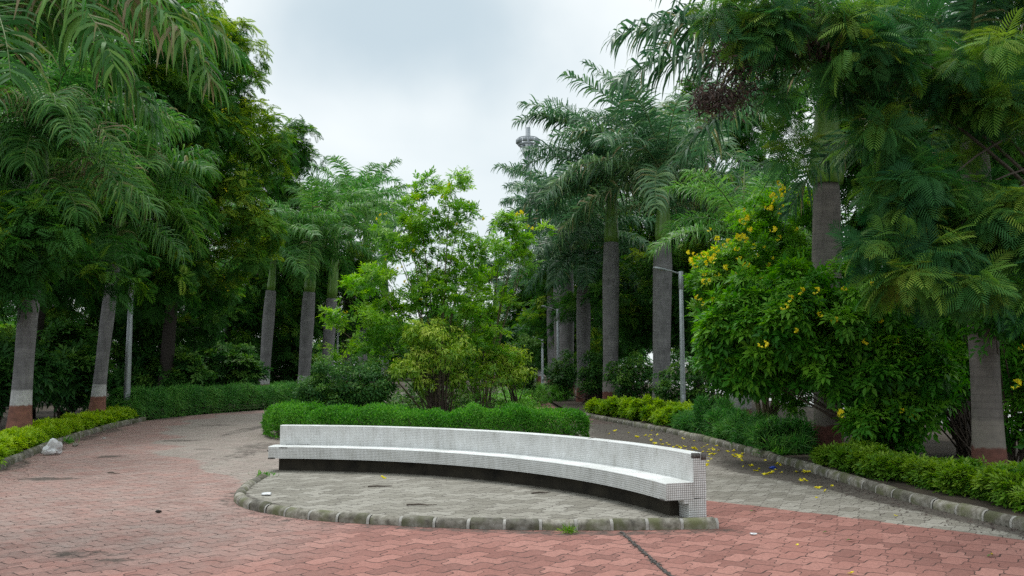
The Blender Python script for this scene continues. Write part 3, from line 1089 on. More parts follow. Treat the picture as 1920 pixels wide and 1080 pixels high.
def bench():
    th = thing('curved_bench', (BC[0], BC[1], 0), 'long curved bench faced in white mosaic tiles on a grey paved platform', 'bench')
    n = 72
    c = .010
    # seat slab
    seat = [(6.685, .283), (6.685, .488 - c), (6.685 + c, .488), (7.052, .488), (7.052, .283)]
    arc_solid(seat, A0, A1, n, None, [M['tile_seat'], M['seat_top'], M['tile_end']], 'seat', th, [0, 1, 1, 0, 0, 2])
    back = [(7.055, .30), (7.055, .83 - c), (7.055 + c, .83), (7.225 - c, .83), (7.225, .83 - c), (7.225, .30)]
    arc_solid(back, A0 - .012, A1, n, None, [M['tile_back'], M['seat_top'], M['tile_end']], 'backrest', th, [0, 1, 1, 1, 0, 0, 2])
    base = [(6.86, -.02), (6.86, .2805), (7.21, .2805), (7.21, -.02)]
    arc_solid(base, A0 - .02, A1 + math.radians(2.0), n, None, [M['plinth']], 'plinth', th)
    pier = [(6.985, .04), (6.985, .280), (7.223, .2995), (7.223, .04)]
    arc_solid(pier, A1 + math.radians(1.95), A1 + .0004, 4, None, [M['tile_end']], 'end_pier', th)
    step = [(6.92, .236), (6.92, .2815), (6.984, .2815), (6.984, .236)]
    arc_solid(step, A1 + math.radians(1.2), A1 + .0004, 3, None, [M['tile_end']], 'end_lip', th)
    # broken spots where the tiles have fallen away
    def chip(r0, r1, z0, z1, a0, a1, seed):
        m_ = MB()
        rr = rngof(seed)
        q = 7
        aa = np.linspace(a0, a1, q)
        V = []
        for i, a in enumerate(aa):
            for r in np.linspace(r0, r1, 4):
                for z in (z0 + rr.uniform(-.004, .004), z1 + rr.uniform(-.004, .004)):
                    p = arc(r, a)
                    V.append((p[0] - BC[0], p[1] - BC[1], z))
        Q = []
        for i in range(q - 1):
            for j in range(3):
                b0 = i * 8 + j * 2
                b1 = b0 + 8
                Q.append((b0, b0 + 2, b1 + 2, b1))
                Q.append((b0 + 1, b1 + 1, b1 + 3, b0 + 3))
            Q.append((i * 8, i * 8 + 8, i * 8 + 9, i * 8 + 1))
            Q.append((i * 8 + 6, i * 8 + 7, i * 8 + 15, i * 8 + 14))
        e = (q - 1) * 8
        for j in range(3):
            Q.append((j * 2, j * 2 + 1, j * 2 + 3, j * 2 + 2))
            Q.append((e + j * 2, e + j * 2 + 2, e + j * 2 + 3, e + j * 2 + 1))
        m_.add(V, Q)
        o = m_.build('broken_tile_patch', M['chip'], th)
    g1 = math.radians(1)
    chip(7.050, 7.15, .775, .8325, A1 + .35 * g1, A1 - .03 * g1, 1)      # hollow corner of the backrest
    chip(7.16, 7.228, .755, .8345, A1 + .1 * g1, A1 - .06 * g1, 2)
    chip(6.683, 6.72, .270, .296, A0 + .02 * g1, A0 - 1.0 * g1, 3)
    chip(6.683, 6.70, .455, .476, A0 - 1.6 * g1, A0 - 2.9 * g1, 4)
    chip(6.683, 6.74, .272, .292, A1 + 1.5 * g1, A1 + .4 * g1, 5)
    chip(7.04, 7.0575, .486, .4905, A0 - 1.6 * g1, A0 - 5.2 * g1, 6)
    chip(7.10, 7.20, .79, .8318, math.radians(37.2), math.radians(36.9), 7)
    return th


bench()

# ------------------------------------------------------------ palms


def frond_mb(mb, org, az, elev, L_, droop, ll, n, rng, lift=.35, ldroop=.8, twist=0.0, base_tint=.3, dry=0.0, dry_at=(.1, .9), mleaf=0, mrach=1, w=.017):
    """one feather frond: rachis curve and n leaflets per side in several planes"""
    k = 26
    s = np.linspace(0, 1, k)
    el = elev - droop * s ** 1.25
    a = az + twist * s
    d = np.stack([np.cos(el) * np.cos(a), np.cos(el) * np.sin(a), np.sin(el)], 1)
    P = org + np.vstack([np.zeros(3), np.cumsum(d[:-1] * L_ / (k - 1), 0)])
    mb.tube(P, np.interp(s, [0, .15, 1], [.042, .026, .004]), 5, mat=mrach)
    t = np.repeat(np.linspace(.13, .995, n), 2) + rng.uniform(-.004, .004, 2 * n)
    t = np.clip(t, 0, 1)
    side = np.tile([-1.0, 1.0], n)
    pos = np.stack([np.interp(t, s, P[:, i]) for i in range(3)], 1)
    tg = nrm(np.stack([np.interp(t, s, d[:, i]) for i in range(3)], 1))
    sidev = nrm(np.cross(tg, np.array([0, 0, 1.0]))) * side[:, None]
    upv = np.cross(sidev * side[:, None], tg)
    plane = rng.choice([-.45, .0, .5], 2 * n) + .6 * lift + rng.normal(0, .16, 2 * n)
    fwd = .22 + .75 * t ** 2 + rng.normal(0, .14, 2 * n)
    dir0 = nrm(sidev + upv * plane[:, None] + tg * fwd[:, None])
    prof = np.interp(t, [0, .13, .25, .6, .85, 1], [.45, .6, .95, 1.0, .8, .5])
    lens = ll * prof * rng.uniform(.72, 1.15, 2 * n)
    seg = 4
    pts = [pos]
    p = pos
    dd = dir0
    g_ = np.array([0, 0, -1.0])
    dr = 1.15 * ldroop * rng.uniform(.55, 1.45, 2 * n)
    for i in range(seg):
        p = p + dd * (lens / seg)[:, None]
        pts.append(p)
        dd = nrm(dd + g_ * (dr * (.20 + .36 * i))[:, None])
    pts = np.stack(pts, 1)
    wv = tg - dir0 * np.sum(tg * dir0, 1, keepdims=True)
    wv = nrm(wv + rng.normal(0, .3, wv.shape))
    wid = np.array([.55, 1.0, .92, .58, .06])[None, :, None] * .98 * w * (.8 + .4 * prof)[:, None, None]
    A = pts - wv[:, None] * wid
    B = pts + wv[:, None] * wid
    V = np.stack([A, B], 2).reshape(-1, 3)
    m_ = (seg + 1) * 2
    b = np.arange(2 * n)[:, None] * m_ + (np.arange(seg) * 2)[None]
    Q = np.stack([b, b + 1, b + 3, b + 2], -1).reshape(-1, 4)
    tint = np.clip(base_tint + rng.normal(0, .17, 2 * n), 0, .84)
    if dry:
        isd = (rng.random(2 * n) < dry) & (t > dry_at[0]) & (t < dry_at[1])
        tint[isd] = rng.uniform(.86, 1.0, isd.sum())
    tip = np.where(rng.random(2 * n) < .10 + .5 * dry, .14, 0.0)
    tt = tint[:, None] + np.linspace(0, 1, seg + 1)[None] ** 2 * tip[:, None]
    mb.add(V, Q, mat=mleaf, tint=np.clip(np.repeat(tt.reshape(2 * n, seg + 1), 2, axis=1), 0, 1).ravel())


PALM_GROUP = 'royal palms lining the path'


def palm(label, base, top, zg, r0, r1, shaft, fronds, mat, seed, leaf='palm_leaf', fl=3.6, ll=.75, nleaf=95, extra=None, bulge=.72, tint=.3, dry=.06, fw=.017, sr=.62):
    """base (x, y), top (x, y) of the grey trunk at height zg; r0 foot radius, r1 belly radius"""
    rng = rngof(seed)
    o = np.array([base[0], base[1], .05])
    th = thing('royal_palm', o, label, 'palm tree', PALM_GROUP)
    n = 40
    s = np.linspace(0, 1, n)
    P = np.stack([(top[0] - base[0]) * s ** 1.3, (top[1] - base[1]) * s ** 1.3, -.1 + (zg + .05) * s], 1)
    rad = r1 * np.interp(s, [0, .3, .5, bulge, .92, 1], [.93, .88, .93, 1.0, .93, .84]) + (r0 - r1 * .93) * np.exp(-s * zg / .5)
    tr = MB()
    tr.tube(P, rad, 28)
    tr.build('trunk', M[mat], th, smooth=True)
    top3 = P[-1]
    s2 = np.linspace(0, 1, 12)
    lean = np.array([(top[0] - base[0]) / zg * 1.3, (top[1] - base[1]) / zg * 1.3, 1.0])
    Ps = top3 + lean * (shaft * s2)[:, None]
    cs = MB()
    cs.tube(Ps, r1 * np.interp(s2, [0, .06, .25, .7, 1], [.80, .90, .80, .50, .26]) * sr / .62, 18)
    cs.build('crownshaft', M['shaft'], th, smooth=True)
    tip = Ps[-1]
    sp = MB()      # the unopened spear leaf
    sp.tube([tip - (0, 0, .2), tip + (0, 0, .9), tip + (.05, 0, 1.9)], [.05, .04, .006], 6)
    sp.build('spear_leaf', M['rachis'], th, smooth=True)
    k = 0
    for i in range(fronds):
        f = i / max(1, fronds - 1)
        az = i * 2.39996 + rng.uniform(-.25, .25) + seed
        el = math.radians(74 - 80 * f ** .9 + rng.uniform(-7, 7))
        dr = math.radians(58 + 30 * rng.random() - 14 * f)
        fb = MB()
        frond_mb(fb, tip - lean * (.05 + .35 * f) + np.array([math.cos(az), math.sin(az), 0]) * .06, az, el, fl * rng.uniform(.88, 1.1), dr, ll, nleaf, rng,
                 base_tint=tint + rng.uniform(-.12, .12), dry=dry * (1.8 if f > .7 else .6), ldroop=rng.uniform(.7, 1.1), twist=rng.uniform(-.25, .25), w=fw)
        fb.build('frond', [M[leaf], M['rachis']], th)
    for e in (extra or []):
        fb = MB()
        e = dict(e)
        oz = e.pop('oz', .3)
        frond_mb(fb, tip - lean * oz, rng=rng, **e)
        fb.build('frond', [M[leaf], M['rachis']], th)
    return th


def row_palm(label, px, py, d, topx, grey_y, shaft_y, wpx, mat, seed, **kw):
    b = at(px, py, d)
    t = at(topx, grey_y, d)
    s = at(topx, shaft_y, d)
    r1 = wpx / F_PX * d / 2
    return palm(label, (b.x, d), (t.x, d), t.z, r1 * kw.pop('foot', 1.12), r1, s.z - t.z, kw.pop('fronds', 17), mat, seed, **kw)


PI = math.pi
# right-hand row, from the camera outwards
row_palm('royal palm at the far right edge, trunk half hidden in leafy shrubs, dull red foot', 1857, 900, 13.5, 1826, 268, 105, 56, 'trunk_dull', 11, foot=1.32, fl=3.7, fronds=13, fw=0.0226)
row_palm('tall royal palm behind the yellow-flowering shrub, green shaft showing among feathery leaves', 1553, 830, 18.4, 1550, 345, 120, 54, 'trunk_dull', 12, fl=4.1, ll=1.0, nleaf=77, fronds=14, fw=0.0249, sr=.85,
         extra=[dict(az=PI * 1.02, elev=.62, L_=5.0, droop=1.05, ll=1.3, n=92, ldroop=1.3, lift=.1, base_tint=.3, dry=.12, w=0.0305), dict(az=PI * .97, elev=1.0, L_=5.0, droop=1.0, ll=1.2, n=88, ldroop=1.2, lift=.1, base_tint=.35, dry=.08, w=0.0305), dict(az=PI * 1.07, elev=.3, L_=5.0, droop=.9, ll=1.3, n=92, ldroop=1.3, lift=.1, base_tint=.3, dry=.1, w=0.0305), dict(az=PI * 1.25, elev=.5, L_=4.4, droop=1.15, ll=1.2, n=85, ldroop=1.3, lift=.1, base_tint=.3, dry=.1, w=0.0294),
                dict(az=PI * .9, elev=.95, L_=4.4, droop=1.2, ll=1.0, n=81, ldroop=1.1, lift=.2, base_tint=.25, dry=.05, w=0.0271),
                dict(az=PI * 1.12, elev=1.1, L_=4.4, droop=1.0, ll=1.0, n=81, ldroop=1.1, lift=.2, base_tint=.25, dry=.05, w=0.0271)])
row_palm('short royal palm with bright young fronds and a white-splashed trunk foot', 1388, 790, 26, 1393, 520, 425, 42, 'trunk_splash', 13, leaf='palm_young', fl=3.4, ll=.85, fronds=14, tint=.62, dry=0)
row_palm('stout pale-trunked royal palm standing directly behind the right lamp post', 1240, 760, 33, 1243, 452, 318, 36, 'trunk_stout', 14, fl=5.0, ll=1.1, fronds=21, bulge=.85, dry=.06, fw=0.0294, nleaf=85, tint=.48,
         extra=[dict(az=PI * 1.0, elev=.35, L_=2.3, droop=1.35, ll=.7, n=51, ldroop=.8, lift=.2, base_tint=.5, dry=.3, oz=1.6), dict(az=-.1, elev=.5, L_=2.6, droop=1.35, ll=.7, n=51, ldroop=.8, lift=.2, base_tint=.5, dry=.2, oz=1.7),
                dict(az=PI * .95, elev=1.1, L_=4.4, droop=.9, ll=.85, n=70, base_tint=.3), dict(az=PI * 1.3, elev=1.2, L_=4.6, droop=.9, ll=.85, n=70, base_tint=.3), dict(az=PI * .6, elev=1.3, L_=5.6, droop=.8, ll=1.0, n=81, base_tint=.35, w=0.0294), dict(az=PI * .9, elev=1.35, L_=6.0, droop=.8, ll=1.0, n=81, base_tint=.4, w=0.0294), dict(az=PI * .2, elev=1.3, L_=5.8, droop=.9, ll=1.0, n=81, base_tint=.35, w=0.0294), dict(az=PI * 1.1, elev=1.15, L_=5.8, droop=1.0, ll=1.0, n=81, base_tint=.35, w=0.0294)])
row_palm('royal palm with a bulging brown-grey trunk under a green shaft', 1145, 765, 37, 1146, 455, 322, 32, 'trunk_mid', 15, fl=5.0, ll=1.1, fronds=22, bulge=.8, dry=.03, tint=.42, fw=0.0305, nleaf=88,
         extra=[dict(az=PI * 1.05, elev=1.25, L_=5.6, droop=1.75, ll=1.0, n=88, base_tint=.3, w=0.0305), dict(az=PI * 1.0, elev=1.25, L_=5.6, droop=1.3, ll=1.0, n=88, base_tint=.35, w=0.0305), dict(az=PI * .97, elev=.1, L_=4.6, droop=1.25, ll=1.0, n=88, base_tint=.25, w=0.0305), dict(az=PI * 1.15, elev=1.3, L_=4.8, droop=1.3, ll=.95, n=74, base_tint=.3), dict(az=PI * .8, elev=.3, L_=4.7, droop=1.1, ll=.9, n=74, base_tint=.2), dict(az=PI * 1.15, elev=.6, L_=4.6, droop=1.0, ll=.95, n=74, base_tint=.2), dict(az=PI * 1.05, elev=.1, L_=4.4, droop=1.0, ll=.95, n=74, base_tint=.2)])
row_palm('low-crowned dark royal palm with a red foot beside a brown heap', 1094, 752, 43, 1094, 535, 435, 27, 'trunk_mid', 16, fl=4.4, ll=1.1, fronds=19, tint=.34, dry=.03, fw=0.0316, nleaf=88,
         extra=[dict(az=a_, elev=-.25, L_=3.6, droop=.9, ll=1.1, n=81, base_tint=.3, ldroop=1.3, oz=.9, w=0.0316) for a_ in (-2.9, -2.2, -1.6, -1.0, -.3)])
row_palm('royal palm behind the second lamp post from the right, trunk wide and grey', 1064, 738, 52, 1062, 500, 385, 28, 'trunk_mid', 17, fl=4.8, ll=1.05, fronds=15, tint=.36, fw=0.0339, nleaf=85,
         extra=[dict(az=a_, elev=-.2, L_=4.2, droop=.9, ll=1.1, n=81, base_tint=.3, ldroop=1.3, oz=1.0, w=0.0350) for a_ in (3.3, -2.6, -1.9, -1.2)])
row_palm('royal palm half hidden behind the wide trunk near the second lamp post', 1049, 726, 60, 1047, 500, 395, 20, 'trunk_mid', 18, fl=4.8, ll=1.05, fronds=15, tint=.26, fw=0.0373)
row_palm('slim distant royal palm of the right row, just left of the second lamp post', 1034, 720, 70, 1032, 555, 480, 15, 'trunk_far', 19, fl=4.0, ll=.9, fronds=16, tint=.25, fw=0.0339)
row_palm('farthest royal palm of the right row, a thin trunk beside two distant lamp posts', 1011, 712, 84, 1010, 580, 520, 11, 'trunk_far', 20, fl=3.9, ll=.9, fronds=15, tint=.25, fw=0.0373)
# left-hand row
row_palm('royal palm at the left edge with a fat red foot and a white painted band', 35, 815, 21, 74, 340, 235, 37, 'trunk_bright', 31, leaf='palm_green', foot=1.6, fl=3.6, ll=1.05, fronds=9, bulge=.3, dry=.04, fw=0.0249, nleaf=88, tint=.52,
         extra=[dict(az=-.15, elev=.75, L_=3.61, droop=1.35, ll=1.1, n=88, base_tint=.35, ldroop=1.2, dry=.1), dict(az=-1.0, elev=.55, L_=3.61, droop=1.35, ll=1.15, n=96, base_tint=.55, ldroop=1.2, dry=.6, dry_at=(.05, .7)), 
                dict(az=-.55, elev=.35, L_=3.28, droop=1.35, ll=1.1, n=88, base_tint=.4, ldroop=1.3, dry=.3), dict(az=-1.6, elev=.5, L_=3.44, droop=1.35, ll=1.1, n=88, base_tint=.4, ldroop=1.3, dry=.2), dict(az=-2.2, elev=.3, L_=3.28, droop=1.5, ll=1.1, n=88, base_tint=.35, ldroop=1.3), dict(az=-1.25, elev=.1, L_=2.38, droop=1.5, ll=1.1, n=81, base_tint=.45, ldroop=1.3), dict(az=-1.9, elev=.0, L_=2.30, droop=1.4, ll=1.1, n=81, base_tint=.4, ldroop=1.3), dict(az=-.8, elev=1.0, L_=3.77, droop=1.5, ll=1.1, n=88, base_tint=.4, ldroop=1.3), dict(az=-.2, elev=.2, L_=3.53, droop=1.15, ll=1.15, n=99, ldroop=1.4, base_tint=.55, dry=.65, dry_at=(.1, .6), oz=1.35), dict(az=-.75, elev=.0, L_=2.95, droop=1.0, ll=1.1, n=88, ldroop=1.3, base_tint=.5, dry=.1, oz=1.4), dict(az=-1.5, elev=-.25, L_=2.38, droop=.9, ll=1.1, n=81, ldroop=1.3, base_tint=.4, oz=1.5), dict(az=-2.3, elev=-.1, L_=2.79, droop=.9, ll=1.1, n=81, ldroop=1.3, base_tint=.4, oz=1.5)])
row_palm('leaning royal palm beside the left lamp post, slender, with a red and white painted foot', 180, 790, 27, 222, 440, 330, 25, 'trunk_bright', 32, leaf='palm_green', foot=1.8, fl=3.1, ll=1.0, fronds=10, bulge=.3, dry=.03, fw=0.0260, nleaf=85, tint=.55,
         extra=[dict(az=.1, elev=.9, L_=3.17, droop=1.35, ll=1.0, n=85, base_tint=.45, ldroop=1.0, dry=.05), dict(az=-.9, elev=.6, L_=3.02, droop=1.35, ll=1.05, n=85, base_tint=.5, ldroop=1.1, dry=.3), dict(az=-1.8, elev=.5, L_=3.02, droop=1.35, ll=1.05, n=85, base_tint=.45, ldroop=1.1, dry=.2), dict(az=-.2, elev=.4, L_=2.88, droop=1.35, ll=1.05, n=85, base_tint=.45, ldroop=1.1), dict(az=-1.3, elev=.1, L_=2.02, droop=1.5, ll=1.05, n=77, base_tint=.5, ldroop=1.2), dict(az=-2.1, elev=.2, L_=2.16, droop=1.5, ll=1.05, n=77, base_tint=.45, ldroop=1.2), dict(az=-.1, elev=-.1, L_=2.45, droop=.9, ll=1.05, n=85, base_tint=.5, ldroop=1.3, oz=1.5), dict(az=-1.2, elev=-.4, L_=2.09, droop=.8, ll=1.1, n=85, base_tint=.5, ldroop=1.3, dry=.1, oz=1.6), dict(az=-1.9, elev=-.35, L_=2.09, droop=.8, ll=1.1, n=85, base_tint=.45, ldroop=1.3, oz=1.7), dict(az=-2.7, elev=-.2, L_=2.16, droop=.8, ll=1.1, n=81, base_tint=.4, ldroop=1.3, oz=1.6)])
row_palm('slim royal palm behind the left hedge with a bright green shaft and white foot', 494, 728, 48, 508, 545, 455, 22, 'trunk_far', 33, foot=1.15, fl=4.1, ll=1.05, nleaf=85, fronds=15, dry=.02, tint=.42, fw=0.0271, sr=.5, leaf='palm_young')
row_palm('royal palm right of the slim one with the green shaft, dark grey trunk', 569, 725, 50, 580, 548, 440, 25, 'trunk_far', 34, leaf='palm_green', fl=4.4, ll=1.05, nleaf=85, fronds=16, dry=.02, tint=.5, fw=0.0282)
row_palm('royal palm in the left row whose brown trunk stands before the thin lamp post', 611, 722, 56, 622, 560, 400, 23, 'trunk_far', 35, fl=4.7, ll=1.05, nleaf=85, fronds=16, dry=.03, tint=.5, fw=0.0294, leaf='palm_young')
row_palm('tall royal palm of the left row just right of the thin lamp post', 648, 718, 63, 655, 520, 380, 21, 'trunk_far', 36, fl=5.1, ll=1.05, nleaf=85, fronds=17, dry=.02, tint=.5, fw=0.0339, leaf='palm_young')
row_palm('royal palm at the far end of the left row behind the yellow-green bushes', 680, 712, 72, 684, 520, 390, 18, 'trunk_far', 37, leaf='palm_green', fl=5.1, ll=1.05, nleaf=85, fronds=16, dry=.02, tint=.5, fw=0.0373)
row_palm('distant royal palm behind the tall flowering shrub, dark fronds to its left', 722, 708, 86, 722, 560, 450, 15, 'trunk_far', 38, fl=4.6, ll=.9, fronds=16, tint=.25, fw=0.0407)
row_palm('distant royal palm behind the tall flowering shrub, low and dark to its right', 930, 706, 96, 930, 580, 520, 12, 'trunk_far', 39, fl=4.4, ll=.9, fronds=15, tint=.25, fw=0.0407)
# palm just outside the left edge whose fronds hang into the picture
palm('near royal palm whose long fronds hang in at the upper left corner', (-8.75, 12.6), (-8.6, 12.5), 6.3, .36, .29, 1.6, 5, 'trunk_bright', 40, leaf='palm_green', fl=3.6, ll=.95, dry=.1, fw=0.0226, nleaf=81,
     extra=[dict(az=.05, elev=.55, L_=3.9, droop=1.15, ll=1.05, n=92, ldroop=1.5, lift=.1, base_tint=.55, dry=.06, w=0.0282, oz=.1),
            dict(az=-.12, elev=.25, L_=5.0, droop=1.45, ll=1.1, n=99, ldroop=1.4, lift=.1, base_tint=.56, dry=.3, dry_at=(.25, 1), w=0.0282),
            dict(az=.35, elev=.45, L_=4.6, droop=1.35, ll=1.1, n=92, ldroop=1.3, lift=.1, base_tint=.5, dry=.12, w=0.0282),
            dict(az=-.4, elev=.1, L_=4.2, droop=1.3, ll=1.1, n=92, ldroop=1.4, lift=.1, base_tint=.52, dry=.25, w=0.0282),
            dict(az=.2, elev=-.1, L_=3.9, droop=1.15, ll=1.1, n=88, ldroop=1.3, lift=.1, base_tint=.40, dry=.15, w=0.0282)])

# ------------------------------------------------------------ trees


def E(px, py, Y, rpx, rpy, ry):
    c = at(px, py, Y)
    return (c.x, c.y, c.z, rpx / F_PX * Y, ry, rpy / F_PX * Y)


def lumps(rng, ells, n, rmin, rmax, inner=.3):
    e = np.array(ells, float)
    w = (e[:, 3] * e[:, 4] * e[:, 5]) ** (2 / 3)
    k = rng.choice(len(e), n, p=w / w.sum())
    d = nrm(rng.normal(size=(n, 3)))
    f = rng.uniform(inner, 1, n) ** .5
    c = e[k, :3] + d * e[k, 3:] * f[:, None]
    return c, rng.uniform(rmin, rmax, n), d


def crown(mb, rng, c, r, out, nspray, nleaf, tmpl, size, mat=0, droop=.35, flat=.75, tint_mu=.45, tint_sd=.2, spread=1.0, upb=.4):
    n = len(c)
    nt = n * nspray
    ci = np.repeat(np.arange(n), nspray)
    d = nrm(rng.normal(size=(nt, 3)) + np.array([0, 0, upb]) + .35 * out[ci])
    sp = c[ci] + d * (r[ci] * rng.uniform(.55, 1.05, nt))[:, None] * np.array([1, 1, flat])
    axis = nrm(d * .7 + np.array([0, 0, .55]) + rng.normal(0, .25, (nt, 3)))
    base_t = np.clip(tint_mu + .06 + rng.normal(0, .15, n)[ci] + .34 * (d[:, 2]) + rng.normal(0, .08, nt), 0, 1)  # paler towards each clump's top: lit tops and shaded undersides put into the tint
    li = np.repeat(np.arange(nt), nleaf)
    N_ = len(li)
    pr = nrm(np.cross(axis[li], rng.normal(size=(N_, 3))))
    ld = nrm(pr * spread + axis[li] * rng.uniform(-.1, .8, N_)[:, None] - np.array([0, 0, 1]) * (droop * rng.uniform(.4, 1.6, N_))[:, None])
    up = nrm(axis[li] + [0, 0, .5] + rng.normal(0, .25, (N_, 3)))
    sz = size * rng.uniform(.7, 1.2, N_)
    t = np.clip(base_t[li] + rng.normal(0, tint_sd * .5, N_), 0, 1)
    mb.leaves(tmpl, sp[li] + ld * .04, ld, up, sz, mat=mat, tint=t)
    return sp


def limbs(mb, base, trunk_top, r0, targets, rng, mat=0, k=9, rl=.3):
    """tapered trunk and curving limbs reaching towards some of the leaf clumps"""
    b, t = np.array(base, float), np.array(trunk_top, float)
    s = np.linspace(0, 1, 9)[:, None]
    wob = np.cumsum(rng.normal(0, .05, (9, 3)), 0) * [1, 1, 0]
    P = b + (t - b) * s + wob * s
    mb.tube(P, r0 * np.interp(s[:, 0], [0, .1, 1], [1.35, 1, .6]), 10, mat=mat)
    for q in targets:
        f = rng.choice([.55, .68, .8, .9, 1.0]) + rng.uniform(-.015, .0)
        st = np.array([np.interp(f, s[:, 0], P[:, i]) for i in range(3)])
        mid = st + (q - st) * .45 + np.array([0, 0, .12 * np.linalg.norm(q - st)]) + rng.normal(0, .15, 3)
        u = np.linspace(0, 1, k)[:, None]
        B = (1 - u) ** 2 * st + 2 * u * (1 - u) * mid + u * u * q
        mb.tube(B, r0 * rl * np.linspace(1, .12, k), 6, mat=mat)


TREE_GROUP = 'feathery-leaved trees behind the palms'


def tree(label, base, ttop, r0, ells, n, rmin, rmax, nspray, nleaf, tmpl, size, leaf, seed, nl=14, group=TREE_GROUP, barkm='bark', tint=.4, droop=.35, extra=None, name='copperpod_tree', inner=.3, limb_r=.3, **kw):
    rng = rngof(seed)
    th = thing(name, (base[0], base[1], 0), label, 'tree', group)
    off = np.array([base[0], base[1], 0])
    c, r, d = lumps(rng, ells, n, rmin, rmax, inner)
    lim = MB()
    sel = rng.choice(n, min(nl, n), replace=False)
    limbs(lim, (base[0], base[1], -.1), ttop, r0, c[sel], rng, rl=limb_r)
    for b in lim.v:
        b -= off
    lim.build('trunk', M[barkm], th, smooth=True)
    cr = MB()
    crown(cr, rng, c, r, d, nspray, nleaf, tmpl, size, tint_mu=tint, droop=droop, **kw)
    if extra:
        extra(cr, rng, c, r)
    for b in cr.v:
        b -= off
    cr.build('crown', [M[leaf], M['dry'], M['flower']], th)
    return th


def some_flowers(k):
    def f(mb, rng, c, r):
        i = rng.choice(len(c), k)
        p = c[i] + nrm(rng.normal(size=(k, 3)) + [0, -.8, .5]) * r[i][:, None]
        for q in range(4):
            mb.leaves(T_ROUND, p + rng.normal(0, .08, (k, 3)), rng.normal(size=(k, 3)) + [0, 0, .8], rng.normal(size=(k, 3)), .13, mat=2, rng=rng)
        k2 = k * 6      # dry seed pods standing above the leaves
        i = rng.choice(len(c), k2)
        p = c[i] + nrm(rng.normal(size=(k2, 3)) + [0, -.3, .9]) * r[i][:, None] * 1.05
        mb.leaves(T_LEAF, p, rng.normal(size=(k2, 3)) + [0, 0, .6], rng.normal(size=(k2, 3)), .14, mat=1, rng=rng)
    return f


# left bank of trees
tree('tall feathery tree of the left bank, nearest, behind the two painted palms', (-16.5, 29), (-16, 29, 9), .32,
     [E(150, 60, 31, 230, 200, 3.5), E(60, 330, 31, 200, 190, 3.0), E(330, 150, 33, 120, 160, 3.0), E(260, 430, 31, 150, 140, 2.5)], 210, .7, 1.3, 15, 6, T_BIP, 0.52, 'tree_leaf', 101, extra=some_flowers(20))
tree('tall feathery tree of the left bank whose outer boughs rise highest against the sky', (-14.6, 36), (-14.2, 36, 9), .3,
     [E(390, 130, 37, 85, 110, 2.6), E(440, 280, 37, 95, 100, 2.6), E(380, 420, 36, 120, 130, 2.6), E(300, 300, 38, 120, 200, 3), E(400, 50, 37, 50, 70, 2)], 190, .6, 1.15, 15, 6, T_BIP, 0.49, 'tree_leaf', 102, extra=some_flowers(40), tint=.52)
tree('feathery tree of the left bank with one bough jutting out over the slim palm', (-18.5, 55), (-18, 55, 8), .26,
     [E(505, 310, 55, 55, 70, 2.6), E(555, 275, 55, 42, 36, 1.8), E(470, 420, 55, 85, 100, 2.8), E(440, 540, 54, 90, 80, 2.6), E(545, 430, 57, 50, 90, 2.5)], 150, .65, 1.15, 15, 6, T_BIP, 0.49, 'tree_leaf', 103, tint=.35, extra=some_flowers(10))
tree('lower feathery tree of the left bank filling the dark gap above the hedge', (-16.5, 40), (-16.2, 40, 5), .26,
     [E(310, 560, 39, 120, 95, 2.5), E(180, 560, 37, 130, 100, 2.5), E(420, 620, 53, 70, 60, 2)], 130, .6, 1.1, 15, 6, T_BIP, 0.49, 'tree_leaf', 104, tint=.3)
tree('feathery tree of the left bank farther off, between the slim palm and the next', (-17, 60), (-16.6, 60, 8), .3,
     [E(560, 480, 60, 90, 140, 3), E(640, 560, 62, 80, 100, 3), E(520, 600, 58, 70, 80, 3)], 110, .9, 1.5, 15, 6, T_BIP, 0.66, 'tree_leaf', 105, tint=.3)
tree('feathery tree at the left edge, low dark boughs behind the fat-footed palm', (-15.8, 21), (-15.3, 20.8, 5), .25,
     [E(-40, 470, 19.5, 110, 90, 1.2), E(70, 480, 19.3, 70, 75, .8), E(150, 470, 23, 70, 90, 1.0), E(-40, 250, 25, 150, 160, 2.2), E(60, 80, 27, 160, 120, 2.2)], 150, .5, .95, 15, 6, T_BIP, 0.46, 'tree_leaf', 106, tint=.3)


# right bank
def near_dead(mb, rng, c, r):
    """bunches of dry brown pods among the near leaves"""
    for (px, py, Y, rad) in ((1420, 60, 11.5, .45), (1390, 120, 11.6, .5), (1370, 180, 11.7, .35), (1540, 90, 11.2, .4), (1330, 185, 11.8, .25), (1520, 45, 11.4, .4)):
        p0 = np.array(at(px, py, Y))
        k = 420
        p = p0 + rng.normal(0, rad * .55, (k, 3)) * [1, 1, .6]
        mb.leaves(T_NARROW, p, rng.normal(size=(k, 3)) + [0, 0, -.9], rng.normal(size=(k, 3)), .11, mat=1, rng=rng)


